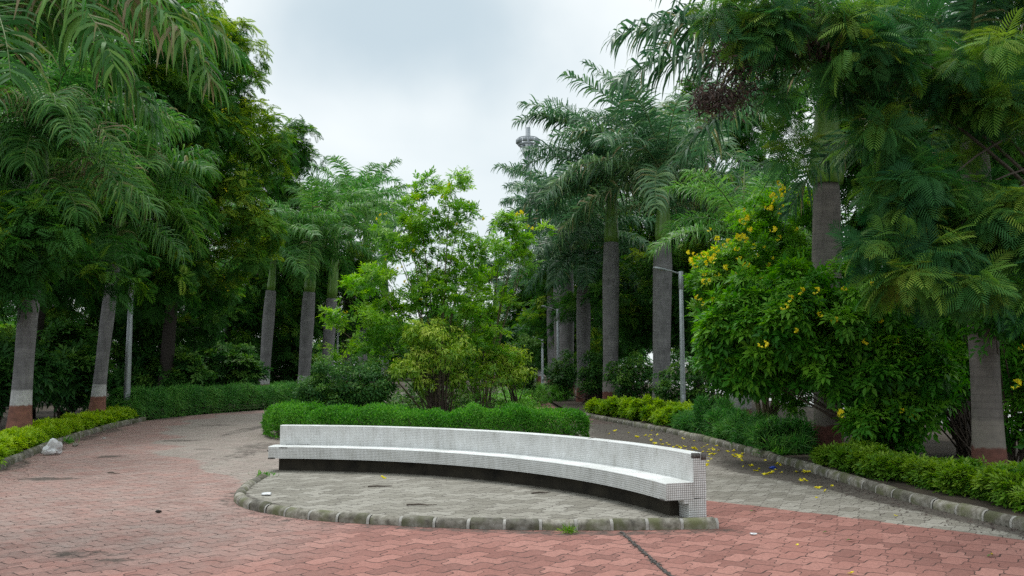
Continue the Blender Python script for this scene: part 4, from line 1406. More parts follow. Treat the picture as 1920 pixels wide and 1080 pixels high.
tree('big near feathery tree overhanging the upper right corner, leaves large and close', (9.6, 13.4), (9.1, 13.2, 6.2), .2,
     [E(1490, 60, 11.4, 115, 60, .8), E(1620, 80, 11.2, 100, 80, .9), E(1430, 205, 11.8, 85, 30, .5), E(1462, 290, 11.8, 52, 36, .45), E(1760, 90, 11.6, 160, 95, 1.1), E(1870, 250, 12.0, 110, 120, 1.1), E(1670, 250, 11.6, 50, 60, .6),
      E(1730, 345, 11.4, 110, 65, .8), E(1670, 440, 11.0, 75, 45, .6), E(1770, 500, 10.6, 95, 45, .7), E(1880, 430, 11.2, 90, 80, .9), E(1430, 35, 11.4, 85, 45, .7), E(1800, 420, 11.8, 110, 80, .8), E(1690, 540, 10.8, 60, 30, .5), E(1865, 545, 10.8, 75, 40, .6), (9.0, 13.0, 7.9, 1.4, 1.0, .9), (9.6, 13.6, 6.6, 1.0, 1.0, .8), (8.9, 14.0, 9.0, 1.3, 1.0, .7)],
     172, .20, .34, 8, 5, T_BIPH, .39, 'near_leaf', 201, nl=24, barkm='limb', limb_r=.2, tint=.40, droop=.45, extra=near_dead, name='feathery_tree', inner=.1, flat=.55)
tree('feathery tree behind the near one on the right, dark under its boughs', (11.2, 21.3), (10.8, 21.3, 6), .24,
     [E(1660, 330, 20.5, 110, 170, 1.6), E(1800, 250, 20.5, 150, 200, 1.8), E(1900, 450, 20, 130, 150, 1.6), E(1720, 500, 20.5, 120, 120, 1.5), E(1640, 120, 21, 110, 100, 1.6)], 170, .5, .9, 15, 6, T_BIP, 0.46, 'tree_leaf', 202, tint=.3)
tree('feathery tree filling the gap between the stout pale palm and the flowering shrub', (10.2, 38), (9.8, 38, 6), .26,
     [E(1330, 560, 38, 110, 110, 2.4), E(1240, 560, 40, 110, 90, 2.4), E(1420, 450, 37, 110, 130, 2.4), E(1380, 620, 36, 100, 60, 2)], 140, .6, 1.1, 15, 6, T_BIP, 0.52, 'tree_leaf', 203, tint=.32)
tree('tall feathery tree rising behind the crowns of the right-hand palms', (10.5, 48), (10, 48, 8), .3,
     [E(1200, 420, 48, 120, 120, 3), E(1340, 280, 47, 110, 150, 3), E(1430, 250, 46, 80, 140, 3), E(1150, 590, 49, 110, 80, 3), E(1240, 520, 48, 120, 100, 3)], 150, .8, 1.4, 15, 6, T_BIP, 0.62, 'tree_leaf', 204, tint=.3)
tree('feathery tree far behind the right row of palms and lamp posts', (8.5, 74), (8, 74, 7), .3,
     [E(1080, 560, 72, 90, 110, 4), E(1130, 480, 72, 80, 120, 4), E(1040, 620, 74, 60, 70, 4)], 110, 1.0, 1.7, 15, 6, T_BIP, 0.78, 'tree_leaf', 205, tint=.28)
tree('feathery tree closing the far end of the park behind the flowering shrub', (1.5, 88), (1.5, 88, 5), .25,
     [E(975, 600, 84, 45, 70, 4), E(930, 640, 84, 70, 50, 4), E(1000, 560, 86, 30, 50, 3)], 70, .8, 1.5, 11, 6, T_BIP, .9, 'tree_leaf', 207, tint=.3)
tree('feathery tree at the right edge beyond the road, seen through the near leaves', (17.5, 27), (17, 27, 7), .3,
     [E(1850, 420, 27, 160, 180, 3), E(1960, 200, 27, 160, 250, 3)], 90, .7, 1.2, 15, 6, T_BIP, 0.58, 'tree_leaf', 206, tint=.3)

# far woodland that closes the view
fw = MB()
rf = rngof(300)
n = 420
az = rf.uniform(-.75, .75, n)
Rr = rf.uniform(105, 150, n)
cx, cy = np.sin(az) * Rr, np.cos(az) * Rr
top = 5.0 + 7.5 * np.clip((np.abs(az + .03) - .03) / .2, 0, 1) + rf.normal(0, .8, n)
cz = top * rf.uniform(.1, 1, n) ** .7
c = np.stack([cx, cy, cz], 1)
crown(fw, rf, c, rf.uniform(1.6, 2.8, n), np.tile([0, -.6, .3], (n, 1)), 14, 6, T_BIP, 1.7, tint_mu=.3)
tag(fw.build('distant_woods', [M['tree_leaf']]), 'far-off belt of dark trees closing the end of the park', 'woods', kind='stuff')

# ------------------------------------------------------------ shrubs


def shrub(label, base, ells, n, rmin, rmax, nspray, nleaf, tmpl, size, leaf, seed, stems=6, stem_r=.03, stemm='twig', name='shrub', cat='shrub', group=None, tint=.45, droop=.2, core=True, inner=.2, **kw):
    rng = rngof(seed)
    off = np.array([base[0], base[1], .08])
    th = thing(name, off, label, cat, group)
    c, r, d = lumps(rng, ells, n, rmin, rmax, inner)
    st = MB()
    for i in rng.choice(n, min(stems, n), replace=False):
        q = c[i]
        b = off + np.array([rng.normal(0, .12), rng.normal(0, .12), -.05])
        mid = b + (q - b) * np.array([.3, .3, .55]) + rng.normal(0, .08, 3)
        u = np.linspace(0, 1, 9)[:, None]
        B = (1 - u) ** 2 * b + 2 * u * (1 - u) * mid + u * u * q
        st.tube(B - off, stem_r * np.linspace(1, .2, 9), 6)
    st.build('stems', M[stemm], th, smooth=True)
    cr = MB()
    sp = crown(cr, rng, c, r, d, nspray, nleaf, tmpl, size, tint_mu=tint, droop=droop, **kw)
    for b in cr.v:
        b -= off
    cr.build('foliage', [M[leaf]], th)
    return th, c, r, rng, off


def flower_mesh():
    mb = MB()
    r = rngof(5)
    for q in range(7):
        d = nrm(r.normal(size=3) + [0, -.3, .5])
        pos = d * r.uniform(.03, .09)
        for a in range(5):
            ax = nrm(np.cross(d, [.3, .2, .9]))
            bx = np.cross(d, ax)
            pd = d * .8 + .9 * (ax * math.cos(a * 1.2566) + bx * math.sin(a * 1.2566))
            mb.leaves(T_ROUND, pos[None], pd[None], d[None], .06, mat=0, rng=r)
    return mb


_fl = None


def flowers_on(th, off, pts, rng, scale=1.0):
    global _fl
    for p in pts:
        if _fl is None:
            o = flower_mesh().build('flower_cluster', [M['flower']], th)
            _fl = o
        else:
            o = _fl.copy()
            C.objects.link(o)
            o.parent = th
        o.location = tuple(np.asarray(p) - off)
        o.rotation_euler = (rng.uniform(-.5, .5), rng.uniform(-.5, .5), rng.uniform(0, 6.28))
        k = scale * rng.uniform(.6, 1.25)
        o.scale = (k, k, k)


# tall flowering shrub in the middle of the island
b = at(822, 752, 26.5)
th, c, r, rng, off = shrub('tall airy yellow-flowering shrub rising in the middle of the island', (b.x, 26.5),
      [E(830, 400, 26.5, 95, 70, 1.0), E(760, 440, 26.5, 60, 50, .9), E(740, 530, 26.3, 120, 60, 1.2), E(655, 535, 26, 55, 30, .9), E(700, 610, 26, 90, 65, 1.2), E(860, 580, 26.5, 85, 70, 1.1), E(820, 490, 26.8, 80, 60, .9), E(900, 660, 27, 60, 60, .9), E(640, 640, 26, 35, 50, .6), E(840, 350, 26.5, 60, 25, .6), E(830, 540, 27, 90, 80, 1.0), E(760, 620, 27, 100, 60, 1.0), E(880, 470, 27, 60, 60, .8)],
      190, .18, .42, 6, 5, T_SPRIG, .28, 'tecoma', 401, stems=26, stem_r=.035, stemm='stem_pale', name='flowering_shrub', tint=.45, inner=.1)
fp = [at(px, py, 26.0 + rng.uniform(-.5, .5)) for px, py in ((722, 400), (745, 503), (722, 487), (812, 402), (790, 420), (830, 370), (880, 380), (765, 390), (705, 410), (790, 560), (820, 570), (775, 470), (855, 420), (905, 410), (712, 402), (840, 345), (782, 372), (752, 500), (760, 528), (648, 585))]
flowers_on(th, off, fp, rng, .6)
b = at(905, 752, 28.5)
th, c, r, rng, off = shrub('arching yellow-flowering shrub leaning right across the gap to the dark palms', (b.x, 28.5),
      [E(990, 445, 28.5, 48, 32, .7), E(960, 420, 28.5, 28, 24, .5), E(945, 470, 28.5, 40, 40, .7), E(985, 490, 28.5, 22, 18, .4), E(905, 560, 28.5, 50, 60, .8)],
      40, .15, .34, 6, 5, T_SPRIG, .28, 'tecoma', 402, stems=16, stem_r=.03, stemm='stem_pale', name='flowering_shrub', tint=.5, inner=.1)
flowers_on(th, off, [at(px, py, 28.2) for px, py in ((975, 398), (968, 402), (990, 424), (1000, 428), (982, 400))], rng, .9)
b = at(645, 770, 24.5)
shrub('dense dark green rounded bush at the left end of the island', (b.x, 24.5), [E(645, 715, 24.5, 78, 42, 1.1), E(690, 725, 24.3, 45, 40, .9), E(600, 730, 24.6, 42, 36, .8), E(640, 745, 24.0, 80, 25, .8)], 210, .14, .30, 15, 6, T_LEAF, .095, 'dark_bush', 403, stems=10, tint=.32)
b = at(825, 752, 25)
shrub('large yellow-green variegated bush on bare stems behind the bench', (b.x, 25), [E(815, 660, 25, 70, 45, .9), E(775, 690, 24.8, 40, 40, .7), E(860, 680, 25.1, 35, 45, .7), E(810, 625, 25, 50, 22, .6)], 80, .2, .38, 11, 6, T_NARROW, .17, 'variegated', 404, stems=26, stem_r=.03, droop=.7, tint=.52, upb=.3)
b = at(965, 745, 28)
shrub('smaller yellow-green variegated bush with drooping leaves, right of the large one', (b.x, 28), [E(965, 690, 28, 40, 32, .7), E(960, 655, 28, 22, 26, .5), E(920, 695, 27.5, 30, 28, .6)], 42, .18, .34, 11, 6, T_NARROW, .17, 'variegated', 405, stems=14, droop=.7, tint=.5)
b = at(905, 755, 25.5)
shrub('sparse half-dry twiggy bush between the two variegated bushes', (b.x, 25.5), [E(910, 710, 25.5, 42, 26, .6), E(880, 735, 25.5, 40, 20, .6)], 30, .15, .3, 5, 5, T_NARROW, .13, 'golden_dull', 406, stems=30, stem_r=.014, tint=.35)
b = at(1050, 720, 36)
shrub('low bright ground shrub spreading at the right end of the island', (-.2, 31), [(-.1, 30, .4, 1.0, 2.2, .32), (-.6, 34, .45, 1.0, 3, .4), (.3, 27.5, .4, .7, 1.5, .3)], 90, .2, .4, 11, 6, T_LEAF, .13, 'hedge', 407, stems=8, tint=.55)
b = at(890, 720, 42)
shrub('broad dark shrub far down the island closing the view behind the variegated bushes', (b.x, 42), [E(880, 650, 42, 110, 60, 1.5), E(960, 670, 43, 60, 50, 1.3), E(800, 640, 41, 90, 70, 1.3)], 110, .3, .6, 11, 6, T_SPRIG5, .34, 'dark_bush', 409, stems=16, tint=.35)
shrub('bright grassy ground shrub at the far right tip of the island', (1.3, 45), [(1.2, 44, .4, 1.9, 1.5, .45), (.6, 40, .35, .9, 1.2, .35), (2.0, 47, .4, 1.2, 1.5, .45)], 110, .2, .4, 11, 6, T_BLADE, .22, 'hedge', 410, stems=8, tint=.5)
shrub('tufty rough shrub along the middle of the island behind the bushes', (-3.6, 31), [(-3.5, 30, .6, 2.4, 1.8, .6), (-2.0, 28, .5, 1.6, 1.2, .5)], 110, .25, .45, 11, 6, T_LEAF, .15, 'dark_bush', 408, stems=12, tint=.5)

# flowering shrubs on the right
b = at(1440, 800, 21)
th, c, r, rng, off = shrub('tall yellow-flowering shrub on the right with the brightest blossom at its tip', (b.x, 21),
      [E(1430, 480, 21, 95, 95, 1.2), E(1470, 410, 21, 55, 55, .8), E(1360, 540, 20.8, 60, 70, .9), E(1450, 590, 20.6, 110, 80, 1.2), E(1400, 660, 20.5, 70, 60, 1), E(1500, 700, 20.8, 100, 80, 1)],
      230, .14, .42, 8, 6, T_SPRIG, .25, 'tecoma', 411, stems=22, stem_r=.03, stemm='stem_pale', name='flowering_shrub', tint=.28, inner=.2)
fp = []
for px, py, k, sd_ in ((1470, 358, 7, 12), (1455, 378, 7, 14), (1320, 490, 7, 12), (1330, 470, 4, 14), (1390, 470, 9, 26), (1375, 440, 8, 26), (1420, 445, 6, 24), (1505, 365, 3, 14), (1300, 495, 2, 6), (1325, 525, 3, 10), (1340, 560, 3, 20), (1395, 500, 6, 30), (1440, 530, 5, 50), (1430, 570, 5, 60), (1380, 600, 3, 50)):
    for _ in range(k):
        fp.append(at(px + rng.normal(0, sd_), py + rng.normal(0, sd_), 20 + rng.uniform(-.35, .3)))
flowers_on(th, off, fp[:98], rng, .85)
th, c, r, rng, off = shrub('massive deep green leafy shrub between the two nearest right-hand palms', (7.3, 16.4),
      [E(1520, 610, 16.4, 115, 75, .9), E(1400, 610, 17.0, 65, 70, .8), E(1650, 600, 16.4, 100, 75, .9), E(1600, 680, 16.2, 100, 65, .8), E(1690, 690, 16, 85, 85, .8), E(1440, 680, 17.2, 80, 45, .7), E(1750, 640, 16.4, 65, 95, .8), E(1680, 790, 15.8, 60, 45, .5), E(1560, 545, 16.8, 85, 45, .7), E(1460, 560, 17, 80, 60, .7), E(1370, 650, 17.4, 50, 60, .8), E(1620, 800, 15.9, 45, 30, .4)],
      330, .10, .38, 9, 6, T_SPRIG5, .26, 'broad', 412, stems=40, stem_r=.03, tint=.5, inner=.25, droop=.4)
fp = [at(px, py, 15.3 + rng.uniform(-.2, .2)) for px, py in ((1540, 590), (1470, 575), (1585, 540), (1490, 620), (1640, 532), (1430, 645), (1625, 640), (1565, 600), (1680, 640), (1720, 555), (1530, 545), (1650, 600), (1575, 775), (1690, 770), (1712, 780), (1480, 560), (1500, 545), (1735, 575))]
flowers_on(th, off, fp, rng, .8)
th, c, r, rng, off = shrub('dark leafy shrub at the right edge growing round the farthest-right palm', (8.5, 14.6),
      [E(1915, 640, 14.0, 40, 110, .6), E(1800, 560, 14.8, 40, 40, .5), E(1945, 780, 13.8, 30, 60, .4), E(1880, 590, 12.8, 30, 40, .3)], 70, .18, .36, 10, 6, T_SPRIG5, .26, 'broad', 413, stems=18, stem_r=.025, tint=.35, inner=.25, droop=.4)
flowers_on(th, off, [at(px, py, 13.0) for px, py in ((1905, 720), (1912, 650))], rng, .8)
# leggy dark stems right of the big shrub
shrub('leggy dark bush of bare stems standing before the pale road on the right', (9.0, 17), [E(1790, 690, 17, 100, 50, .9), E(1720, 710, 17.3, 80, 40, .7)], 60, .22, .4, 10, 6, T_SPRIG5, .27, 'broad', 414, stems=46, stem_r=.022, tint=.25, droop=.4)
# darker bushes under the right-hand palms
for lab, px, py, Y, rx, ry, seed, t_ in (('dark rounded bush by the second lamp post, in front of the wide grey trunk', 1058, 700, 45, 30, 38, 421, .3),
                                       ('dark bush with reddish tips between the brown-grey palm and the pale stout palm', 1190, 708, 35, 55, 48, 422, .45),
                                       ('dark bush at the foot of the right lamp post', 1300, 725, 29.5, 70, 58, 423, .42),
                                       ('small dark bush between the low-crowned palm and the brown-grey palm', 1118, 700, 40, 30, 40, 424, .38),
                                       ('tall dark bush behind the right lamp post and left of the splashed trunk', 1345, 650, 36, 70, 75, 425, .35)):
    b = at(px, 760, Y)
    shrub(lab, (b.x, Y), [E(px, py, Y, rx, ry, 1.0), E(px + rx * .4, py + 8, Y - .3, rx * .6, ry * .7, .8), E(px - rx * .5, py + 14, Y - .2, rx * .5, ry * .6, .7)], 85, .22, .42, 11, 6, T_LEAF, .16, 'dark_bush', seed, stems=10, tint=t_)
# understory on the left behind the palms
for lab, px, py, Y, rx, ry, seed in (('dark understory shrub at the left edge behind the fat-footed palm', -10, 690, 24, 70, 60, 431),
                                    ('dark understory shrub between the two painted palms', 115, 690, 29, 65, 62, 432),
                                    ('dark understory shrub right behind the left lamp post', 290, 690, 37, 80, 45, 433),
                                    ('dark understory shrub behind the middle of the left hedge', 400, 690, 42, 80, 45, 434),
                                    ('dark understory shrub behind the right end of the left hedge', 535, 690, 58, 70, 40, 435)):
    b = at(px, 760, Y)
    shrub(lab, (b.x, Y), [E(px, py, Y, rx, ry, 1.2), E(px + rx * .5, py + 15, Y - .5, rx * .6, ry * .6, .9), E(px - rx * .5, py + 10, Y, rx * .6, ry * .7, .9)], 70, .3, .6, 10, 6, T_SPRIG5, .38, 'dark_bush', seed, stems=14, tint=.3)

# brown heap of dead fronds at the foot of the low-crowned palm
rng = rngof(440)
b = at(1108, 748, 41)
hp = MB()
for k in range(26):
    a = rng.uniform(-.6, 1.2)
    p0 = np.array([b.x, 41, .1]) + rng.normal(0, .25, 3) * [1, 1, .2]
    p1 = p0 + np.array([math.cos(a) * rng.uniform(.5, 1.1), rng.normal(0, .3), rng.uniform(.1, .9)])
    hp.tube([p0, (p0 + p1) / 2 + [0, 0, .15], p1], [.04, .03, .012], 5)
hp.leaves(T_BLADE, np.array([b.x + .3, 41, .35]) + rng.normal(0, .3, (240, 3)) * [1.2, .7, .7], rng.normal(size=(240, 3)) + [.5, 0, .1], rng.normal(size=(240, 3)), .6, rng=rng)
tag(hp.build('dead_frond_heap', [M['dry']], loc=(b.x, 41, 0)), 'brown heap of dead palm fronds at the foot of the low-crowned palm', 'dead fronds')

# ------------------------------------------------------------ hedges and border shrubs


def hedge(label, pts, width, height, per_m2, tmpl, size, leaf, seed, droopy=0.0, tint=.45, name='hedge', fuzz=.075, hvar=.13):
    rng = rngof(seed)
    P = spline(pts, .1)
    off = np.array([P[0, 0], P[0, 1], .06])
    th = thing(name, off, label, 'hedge')
    s = np.r_[0, np.cumsum(np.linalg.norm(np.diff(P[:, :2], axis=0), axis=1))]
    area = s[-1] * (width + 2 * height)
    n = int(area * per_m2)
    t = rng.uniform(0, s[-1], n)
    x, y = np.interp(t, s, P[:, 0]), np.interp(t, s, P[:, 1])
    tx, ty = np.gradient(P[:, 0]), np.gradient(P[:, 1])
    tg = np.stack([np.interp(t, s, tx), np.interp(t, s, ty)], 1)
    tg = tg / np.linalg.norm(tg, axis=1, keepdims=True)
    nn = np.stack([-tg[:, 1], tg[:, 0]], 1)
    hh = height * (1 + hvar * np.sin(t * 2.1 + seed) * .6 + hvar * np.sin(t * 5.3 + 2 * seed) * .5)
    hh = hh * (.62 + .38 * np.sqrt(np.clip(np.minimum(t, s[-1] - t) / .55, 0, 1)))
    # super-ellipse cross-section
    th_ = rng.uniform(-.12, PI + .12, n)
    ca, sa = np.cos(th_), np.sin(th_)
    pw = .5
    px_ = np.sign(ca) * np.abs(ca) ** pw * width / 2
    pz = np.sign(sa) * np.abs(sa) ** pw * hh
    dep = 1 - np.abs(rng.normal(0, .10, n))
    bump = 1 + fuzz * (np.sin(x * 6.1 + y * 3.7 + seed) + np.sin(y * 7.3 - x * 4.1) + np.sin(x * 13 + pz * 9)) / 1.7
    px_, pz = px_ * dep * bump, np.maximum(pz * dep * bump, .0)
    nrmv = nrm(np.stack([nn[:, 0] * ca, nn[:, 1] * ca, np.maximum(sa, -.1) + .15], 1))
    pos = np.stack([x + nn[:, 0] * px_, y + nn[:, 1] * px_, .06 + pz], 1)
    # rounded ends
    for e, sg in ((0, -1), (len(P) - 1, 1)):
        k = int(width * height * per_m2 * .9)
        tgv = np.array([tx[e], ty[e]]) / math.hypot(tx[e], ty[e]) * sg
        nv = np.array([-tgv[1], tgv[0]])
        u = rng.uniform(-1, 1, k)
        w_ = rng.uniform(0, 1, k)
        bul = .22 * np.sqrt(np.maximum(0, 1 - u * u)) * (1 - w_ ** 4)
        pe = np.stack([P[e, 0] + nv[0] * u * width / 2 + tgv[0] * bul, P[e, 1] + nv[1] * u * width / 2 + tgv[1] * bul, .06 + w_ * height * .66], 1)
        pos = np.vstack([pos, pe])
        nrmv = np.vstack([nrmv, np.tile(nrm(np.array([tgv[0], tgv[1], .3])), (k, 1))])
    sh = rng.random(len(pos)) < .035
    pos[sh] += nrmv[sh] * rng.uniform(.03, .13, (sh.sum(), 1)) * height
    N_ = len(pos)
    d = nrm(nrmv * .6 + rng.normal(0, .55, (N_, 3)) + np.array([0, 0, .35 - droopy]))
    up = nrm(nrmv + rng.normal(0, .5, (N_, 3)))
    mb = MB()
    tn = np.clip(tint + rng.normal(0, .26, N_) + .12 * np.sin(pos[:, 0] * 3 + pos[:, 1] * 2), 0, 1)
    mb.leaves(tmpl, pos - off, d, up, size * rng.uniform(.6, 1.3, N_), tint=tn)
    mb.build('foliage', [M[leaf]], th)
    # woody inside
    st = MB()
    for k in range(int(s[-1] / .22)):
        q = k * .22 + rng.uniform(-.05, .05)
        bx, by = np.interp(q, s, P[:, 0]), np.interp(q, s, P[:, 1])
        for _ in range(3):
            e = np.array([bx + rng.normal(0, width * .22), by + rng.normal(0, width * .22), .06 + height * rng.uniform(.5, .85)])
            st.tube(np.array([(bx, by, .0), ((bx + e[0]) / 2, (by + e[1]) / 2, e[2] * .6), e]) - off, [.014, .01, .005], 4)
    st.build('stems', M['twig'], th)
    return th


hedge('neat fine-leaved green hedge curving round the island right behind the bench', [(-6.35, 24.2), (-5.6, 22.6), (-4.1, 21.55), (-2.2, 20.95), (-.3, 21.15), (.95, 21.7), (1.4, 22.7)], 1.25, .78, 2600, T_LEAF, .062, 'hedge', 501, tint=.45)
hedge('neat fine-leaved green hedge running back along the left side of the island', [(-6.4, 24.9), (-6.5, 27), (-6.4, 31), (-6.0, 37)], .9, .75, 1300, T_LEAF, .075, 'hedge', 505, tint=.4)
hedge('shaggy trailing green hedge along the far bend of the left path', [(-13.6, 29.8), (-13.0, 33.2), (-11.9, 36.2), (-10.3, 39.5), (-9.6, 43.5)], 1.4, .92, 1300, T_BLADE, .17, 'hedge_dark', 502, droopy=.6, tint=.5, fuzz=.06)
for lab, pts, h_, seed in (('soft ferny green hedge at the right kerb nearest the golden shrubs', [(5.72, 18.0), (5.70, 18.8), (5.65, 19.8)], .54, 503),
                           ('soft ferny green hedge at the right kerb below the bush by the lamp post', [(5.9, 19.9), (5.5, 22.5), (5.15, 25)], .52, 504)):
    hedge(lab, pts, .95, h_, 1300, T_BLADE, .20, 'hedge_dark', seed, droopy=.1, tint=.42, fuzz=.2, hvar=.45)


def border(labels, pts, leaf, seed0, ln=1.0, r=.42, h=.42, tint=.45, nl=26, tmpl=T_SPRIG5, size=.13):
    """low shrubs grown into each other along the kerb, each a plant of its own"""
    n = len(pts)
    for k, (lab, (x, y, s)) in enumerate(zip(labels, pts)):
        a, b = np.array(pts[max(k - 1, 0)][:2]), np.array(pts[min(k + 1, n - 1)][:2])
        t = (b - a) / np.linalg.norm(b - a) * ln * .5
        q = rngof(seed0 + k)
        el = []
        for f in (-1, -.35, .3, .95):
            hh = h * s * q.uniform(.5, 1.7)
            el.append((x + t[0] * f + q.normal(0, .06), y + t[1] * f + q.normal(0, .06), .10 + hh * .5, r * .75 * s, r * .75 * s, hh * .5))
        shrub(lab, (x, y), el, nl, .08, .18, 16, 6, tmpl, size, leaf, seed0 + k, stems=12, stem_r=.012, name='border_shrub', group='golden border shrubs', tint=tint, upb=.9, droop=-.2, flat=.8)


border(['golden border shrub on the left, at the picture edge beside the nearest kerb stones', 'golden border shrub on the left directly behind the crumpled white plastic bag', 'golden border shrub on the left in front of the fat-footed palm',
        'golden border shrub on the left between the two painted palms', 'golden border shrub on the left at the foot of the leaning palm', 'golden border shrub on the left where the shaggy hedge begins', 'golden border shrub on the left nearest the lamp post'],
       [(-9.6, 14.6, 1.1), (-10.2, 16.3, 1.1), (-10.85, 18.4, 1.1), (-11.5, 20.6, 1.1), (-12.2, 23.2, 1.1), (-12.75, 25.8, 1.2), (-13.1, 28.2, 1.25)], 'golden', 601, ln=2.3, r=.50, h=.13, tint=.5, nl=85)
border(['dull golden border shrub at the right edge of the picture', 'dull golden border shrub in front of the farthest-right palm, largest of its row', 'dull golden border shrub left of the farthest-right palm', 'low dull golden border shrub in the middle of the right row',
        'dull golden border shrub under the massive leafy shrub', 'dull golden border shrub beside the ferny hedge, at the red foot of a palm'],
       [(6.95, 10.35, .85), (6.65, 11.5, 1.15), (6.5, 12.6, 1.05), (6.25, 13.55, .8), (6.1, 14.5, 1.0), (6.05, 15.4, 1.0)], 'golden_dull', 621, ln=1.1, r=.40, h=.18, tint=.45, nl=60)
border(['golden border shrub below the red foot of the brown-grey palm', 'golden border shrub left of the stout pale palm foot', 'golden border shrub at the foot of the stout pale palm', 'golden border shrub far along the right kerb by the brown heap'],
       [(4.15, 29.5, 1.1), (4.6, 27.6, 1.1), (5.0, 26.2, 1.0), (3.6, 32.0, 1.1)], 'golden', 641, ln=2.2, r=.6, h=.40, tint=.4, nl=60)

# ------------------------------------------------------------ lamp posts and the floodlight mast


def lamp_post(label, x, y, top, r, arm=None, name='lamp_post'):
    th = thing(name, (x, y, 0), label, 'lamp post', 'galvanised lamp posts along the path')
    p = MB()
    p.tube([(0, 0, -.1), (0, 0, .5), (0, 0, top * .45), (0, 0, top)], [r * 1.25, r * 1.2, r * 1.05, r * .8], 12)
    p.build('pole', M['galv'], th, smooth=True)
    c = MB()
    c.tube([(0, 0, top - .55), (0, 0, top - .545), (0, 0, top + .03), (0, 0, top + .04)], [r * .95, r * 1.02, r * 1.02, r * .7], 12)
    c.build('collar', M['galv'], th, smooth=True)
    bp = MB()
    bp.box((-r * 1.8, -r * 1.8, .02), (r * 1.8, r * 1.8, .06))
    bp.build('base_plate', M['galv_dark'], th)
    dr = MB()
    dr.box((-r * .6, -r * 1.22, .6), (r * .6, -r * 1.05, .95))
    dr.build('service_door', M['galv'], th)
    if arm:
        ax, az_ = arm
        a = MB()
        a.tube([(0, 0, top - .05), (ax * .5, 0, top + az_ * .5), (ax * .75, 0, top + az_ * .75)], [.028, .026, .022], 8)
        a.build('arm', M['galv'], th, smooth=True)
        h = MB()
        n1 = np.array([ax, 0, az_]) / math.hypot(ax, az_)
        s0 = np.array([ax * .62, 0, top + az_ * .62])
        V = []
        for f, w, d in ((0, .05, .03), (.06, .085, .04), (.75 * abs(ax) * .6, .10, .035), (abs(ax) * .55, .06, .015)):
            c0 = s0 + n1 * f
            for sx, sz in ((-1, -1), (1, -1), (1, 1), (-1, 1)):
                V.append(c0 + np.array([0, sx * w, sz * d]))
        Q = [(3, 2, 1, 0), (12, 13, 14, 15)]
        for i in range(3):
            for j in range(4):
                Q.append((i * 4 + j, i * 4 + (j + 1) % 4, i * 4 + 4 + (j + 1) % 4, i * 4 + 4 + j))
        h.add(V, Q)
        ho = h.build('lamp_head', M['galv'], th)
        le = MB()
        c0, c1 = s0 + n1 * .1 + (0, 0, -.047), s0 + n1 * abs(ax) * .42 + (0, 0, -.045)
        le.add([c0 + (0, -.07, 0), c0 + (0, .07, 0), c1 + (0, .07, 0), c1 + (0, -.07, 0)], [(0, 1, 2, 3)])
        lo = le.build('lens', M['lens'], ho)
    return th


lamp_post('galvanised lamp post with a thin arm beside the stout pale palm', 5.57, 28, 4.95, .075, (-.78, .14))
lamp_post('galvanised lamp post with a thin arm in front of the wide grey trunk', at(1046, 580, 47).x, 47, 4.95, .085, (-.78, .2))
lamp_post('distant galvanised lamp post just left of the second one', at(1017, 640, 70).x, 70, 4.0, .1, (-.7, .2))
lamp_post('farthest galvanised lamp post, a thin pale line at the end of the right row', at(1003, 640, 95).x, 95, 4.6, .08, (-.7, .2))
lamp_post('galvanised lamp post on the left between the leaning palm and the shaggy hedge', at(238, 740, 30).x, 30, 4.95, .095, (-.78, .2))
lamp_post('thin distant lamp post among the left row of palms', at(632, 690, 60).x, 60, 4.95, .075, (.78, .2))

mx_ = at(990, 272, 140)
th = thing('floodlight_mast', (mx_.x, 140, 0), 'tall floodlight mast with a ring platform above the palm crowns', 'light mast')
p = MB()
zt = mx_.z
p.tube([(0, 0, -.1), (0, 0, zt * .5), (0, 0, zt + 3)], [.7, .55, .4], 12)
p.build('pole', M['mast'], th, smooth=True)
for zz_, rr_, nm in ((zt, 1.55, 'ring_platform'), (zt + 1.1, 1.65, 'guard_rail')):
    p = MB()
    an = np.linspace(0, 2 * PI, 33)
    p.tube(np.stack([rr_ * np.cos(an), rr_ * np.sin(an), np.full(33, zz_)], 1), .16 if nm == 'ring_platform' else .07, 6, cap=False)
    p.build(nm, M['mast'], th)
p = MB()
for a in np.linspace(0, 2 * PI, 8, endpoint=False):
    ca, sa = math.cos(a), math.sin(a)
    p.tube([(.4 * ca, .4 * sa, zt - 2.4), (1.5 * ca, 1.5 * sa, zt)], .06, 5)
    p.tube([(1.55 * ca, 1.55 * sa, zt), (1.65 * ca, 1.65 * sa, zt + 1.1)], .05, 5)
p.build('struts', M['mast'], th)
fl0 = None
for k, a in enumerate(np.linspace(0, 2 * PI, 10, endpoint=False)):
    if fl0 is None:
        p = MB()
        p.box((1.5, -.35, -.3), (2.0, .35, .35))
        p.box((2.0, -.28, -.22), (2.03, .28, .28))
        fl0 = p.build('floodlight', M['mast'], th)
        o = fl0
    else:
        o = fl0.copy()
        C.objects.link(o)
        o.parent = th
    o.location = (0, 0, zt + .55)
    o.rotation_euler = (0, 0, a)

# ------------------------------------------------------------ litter and weeds


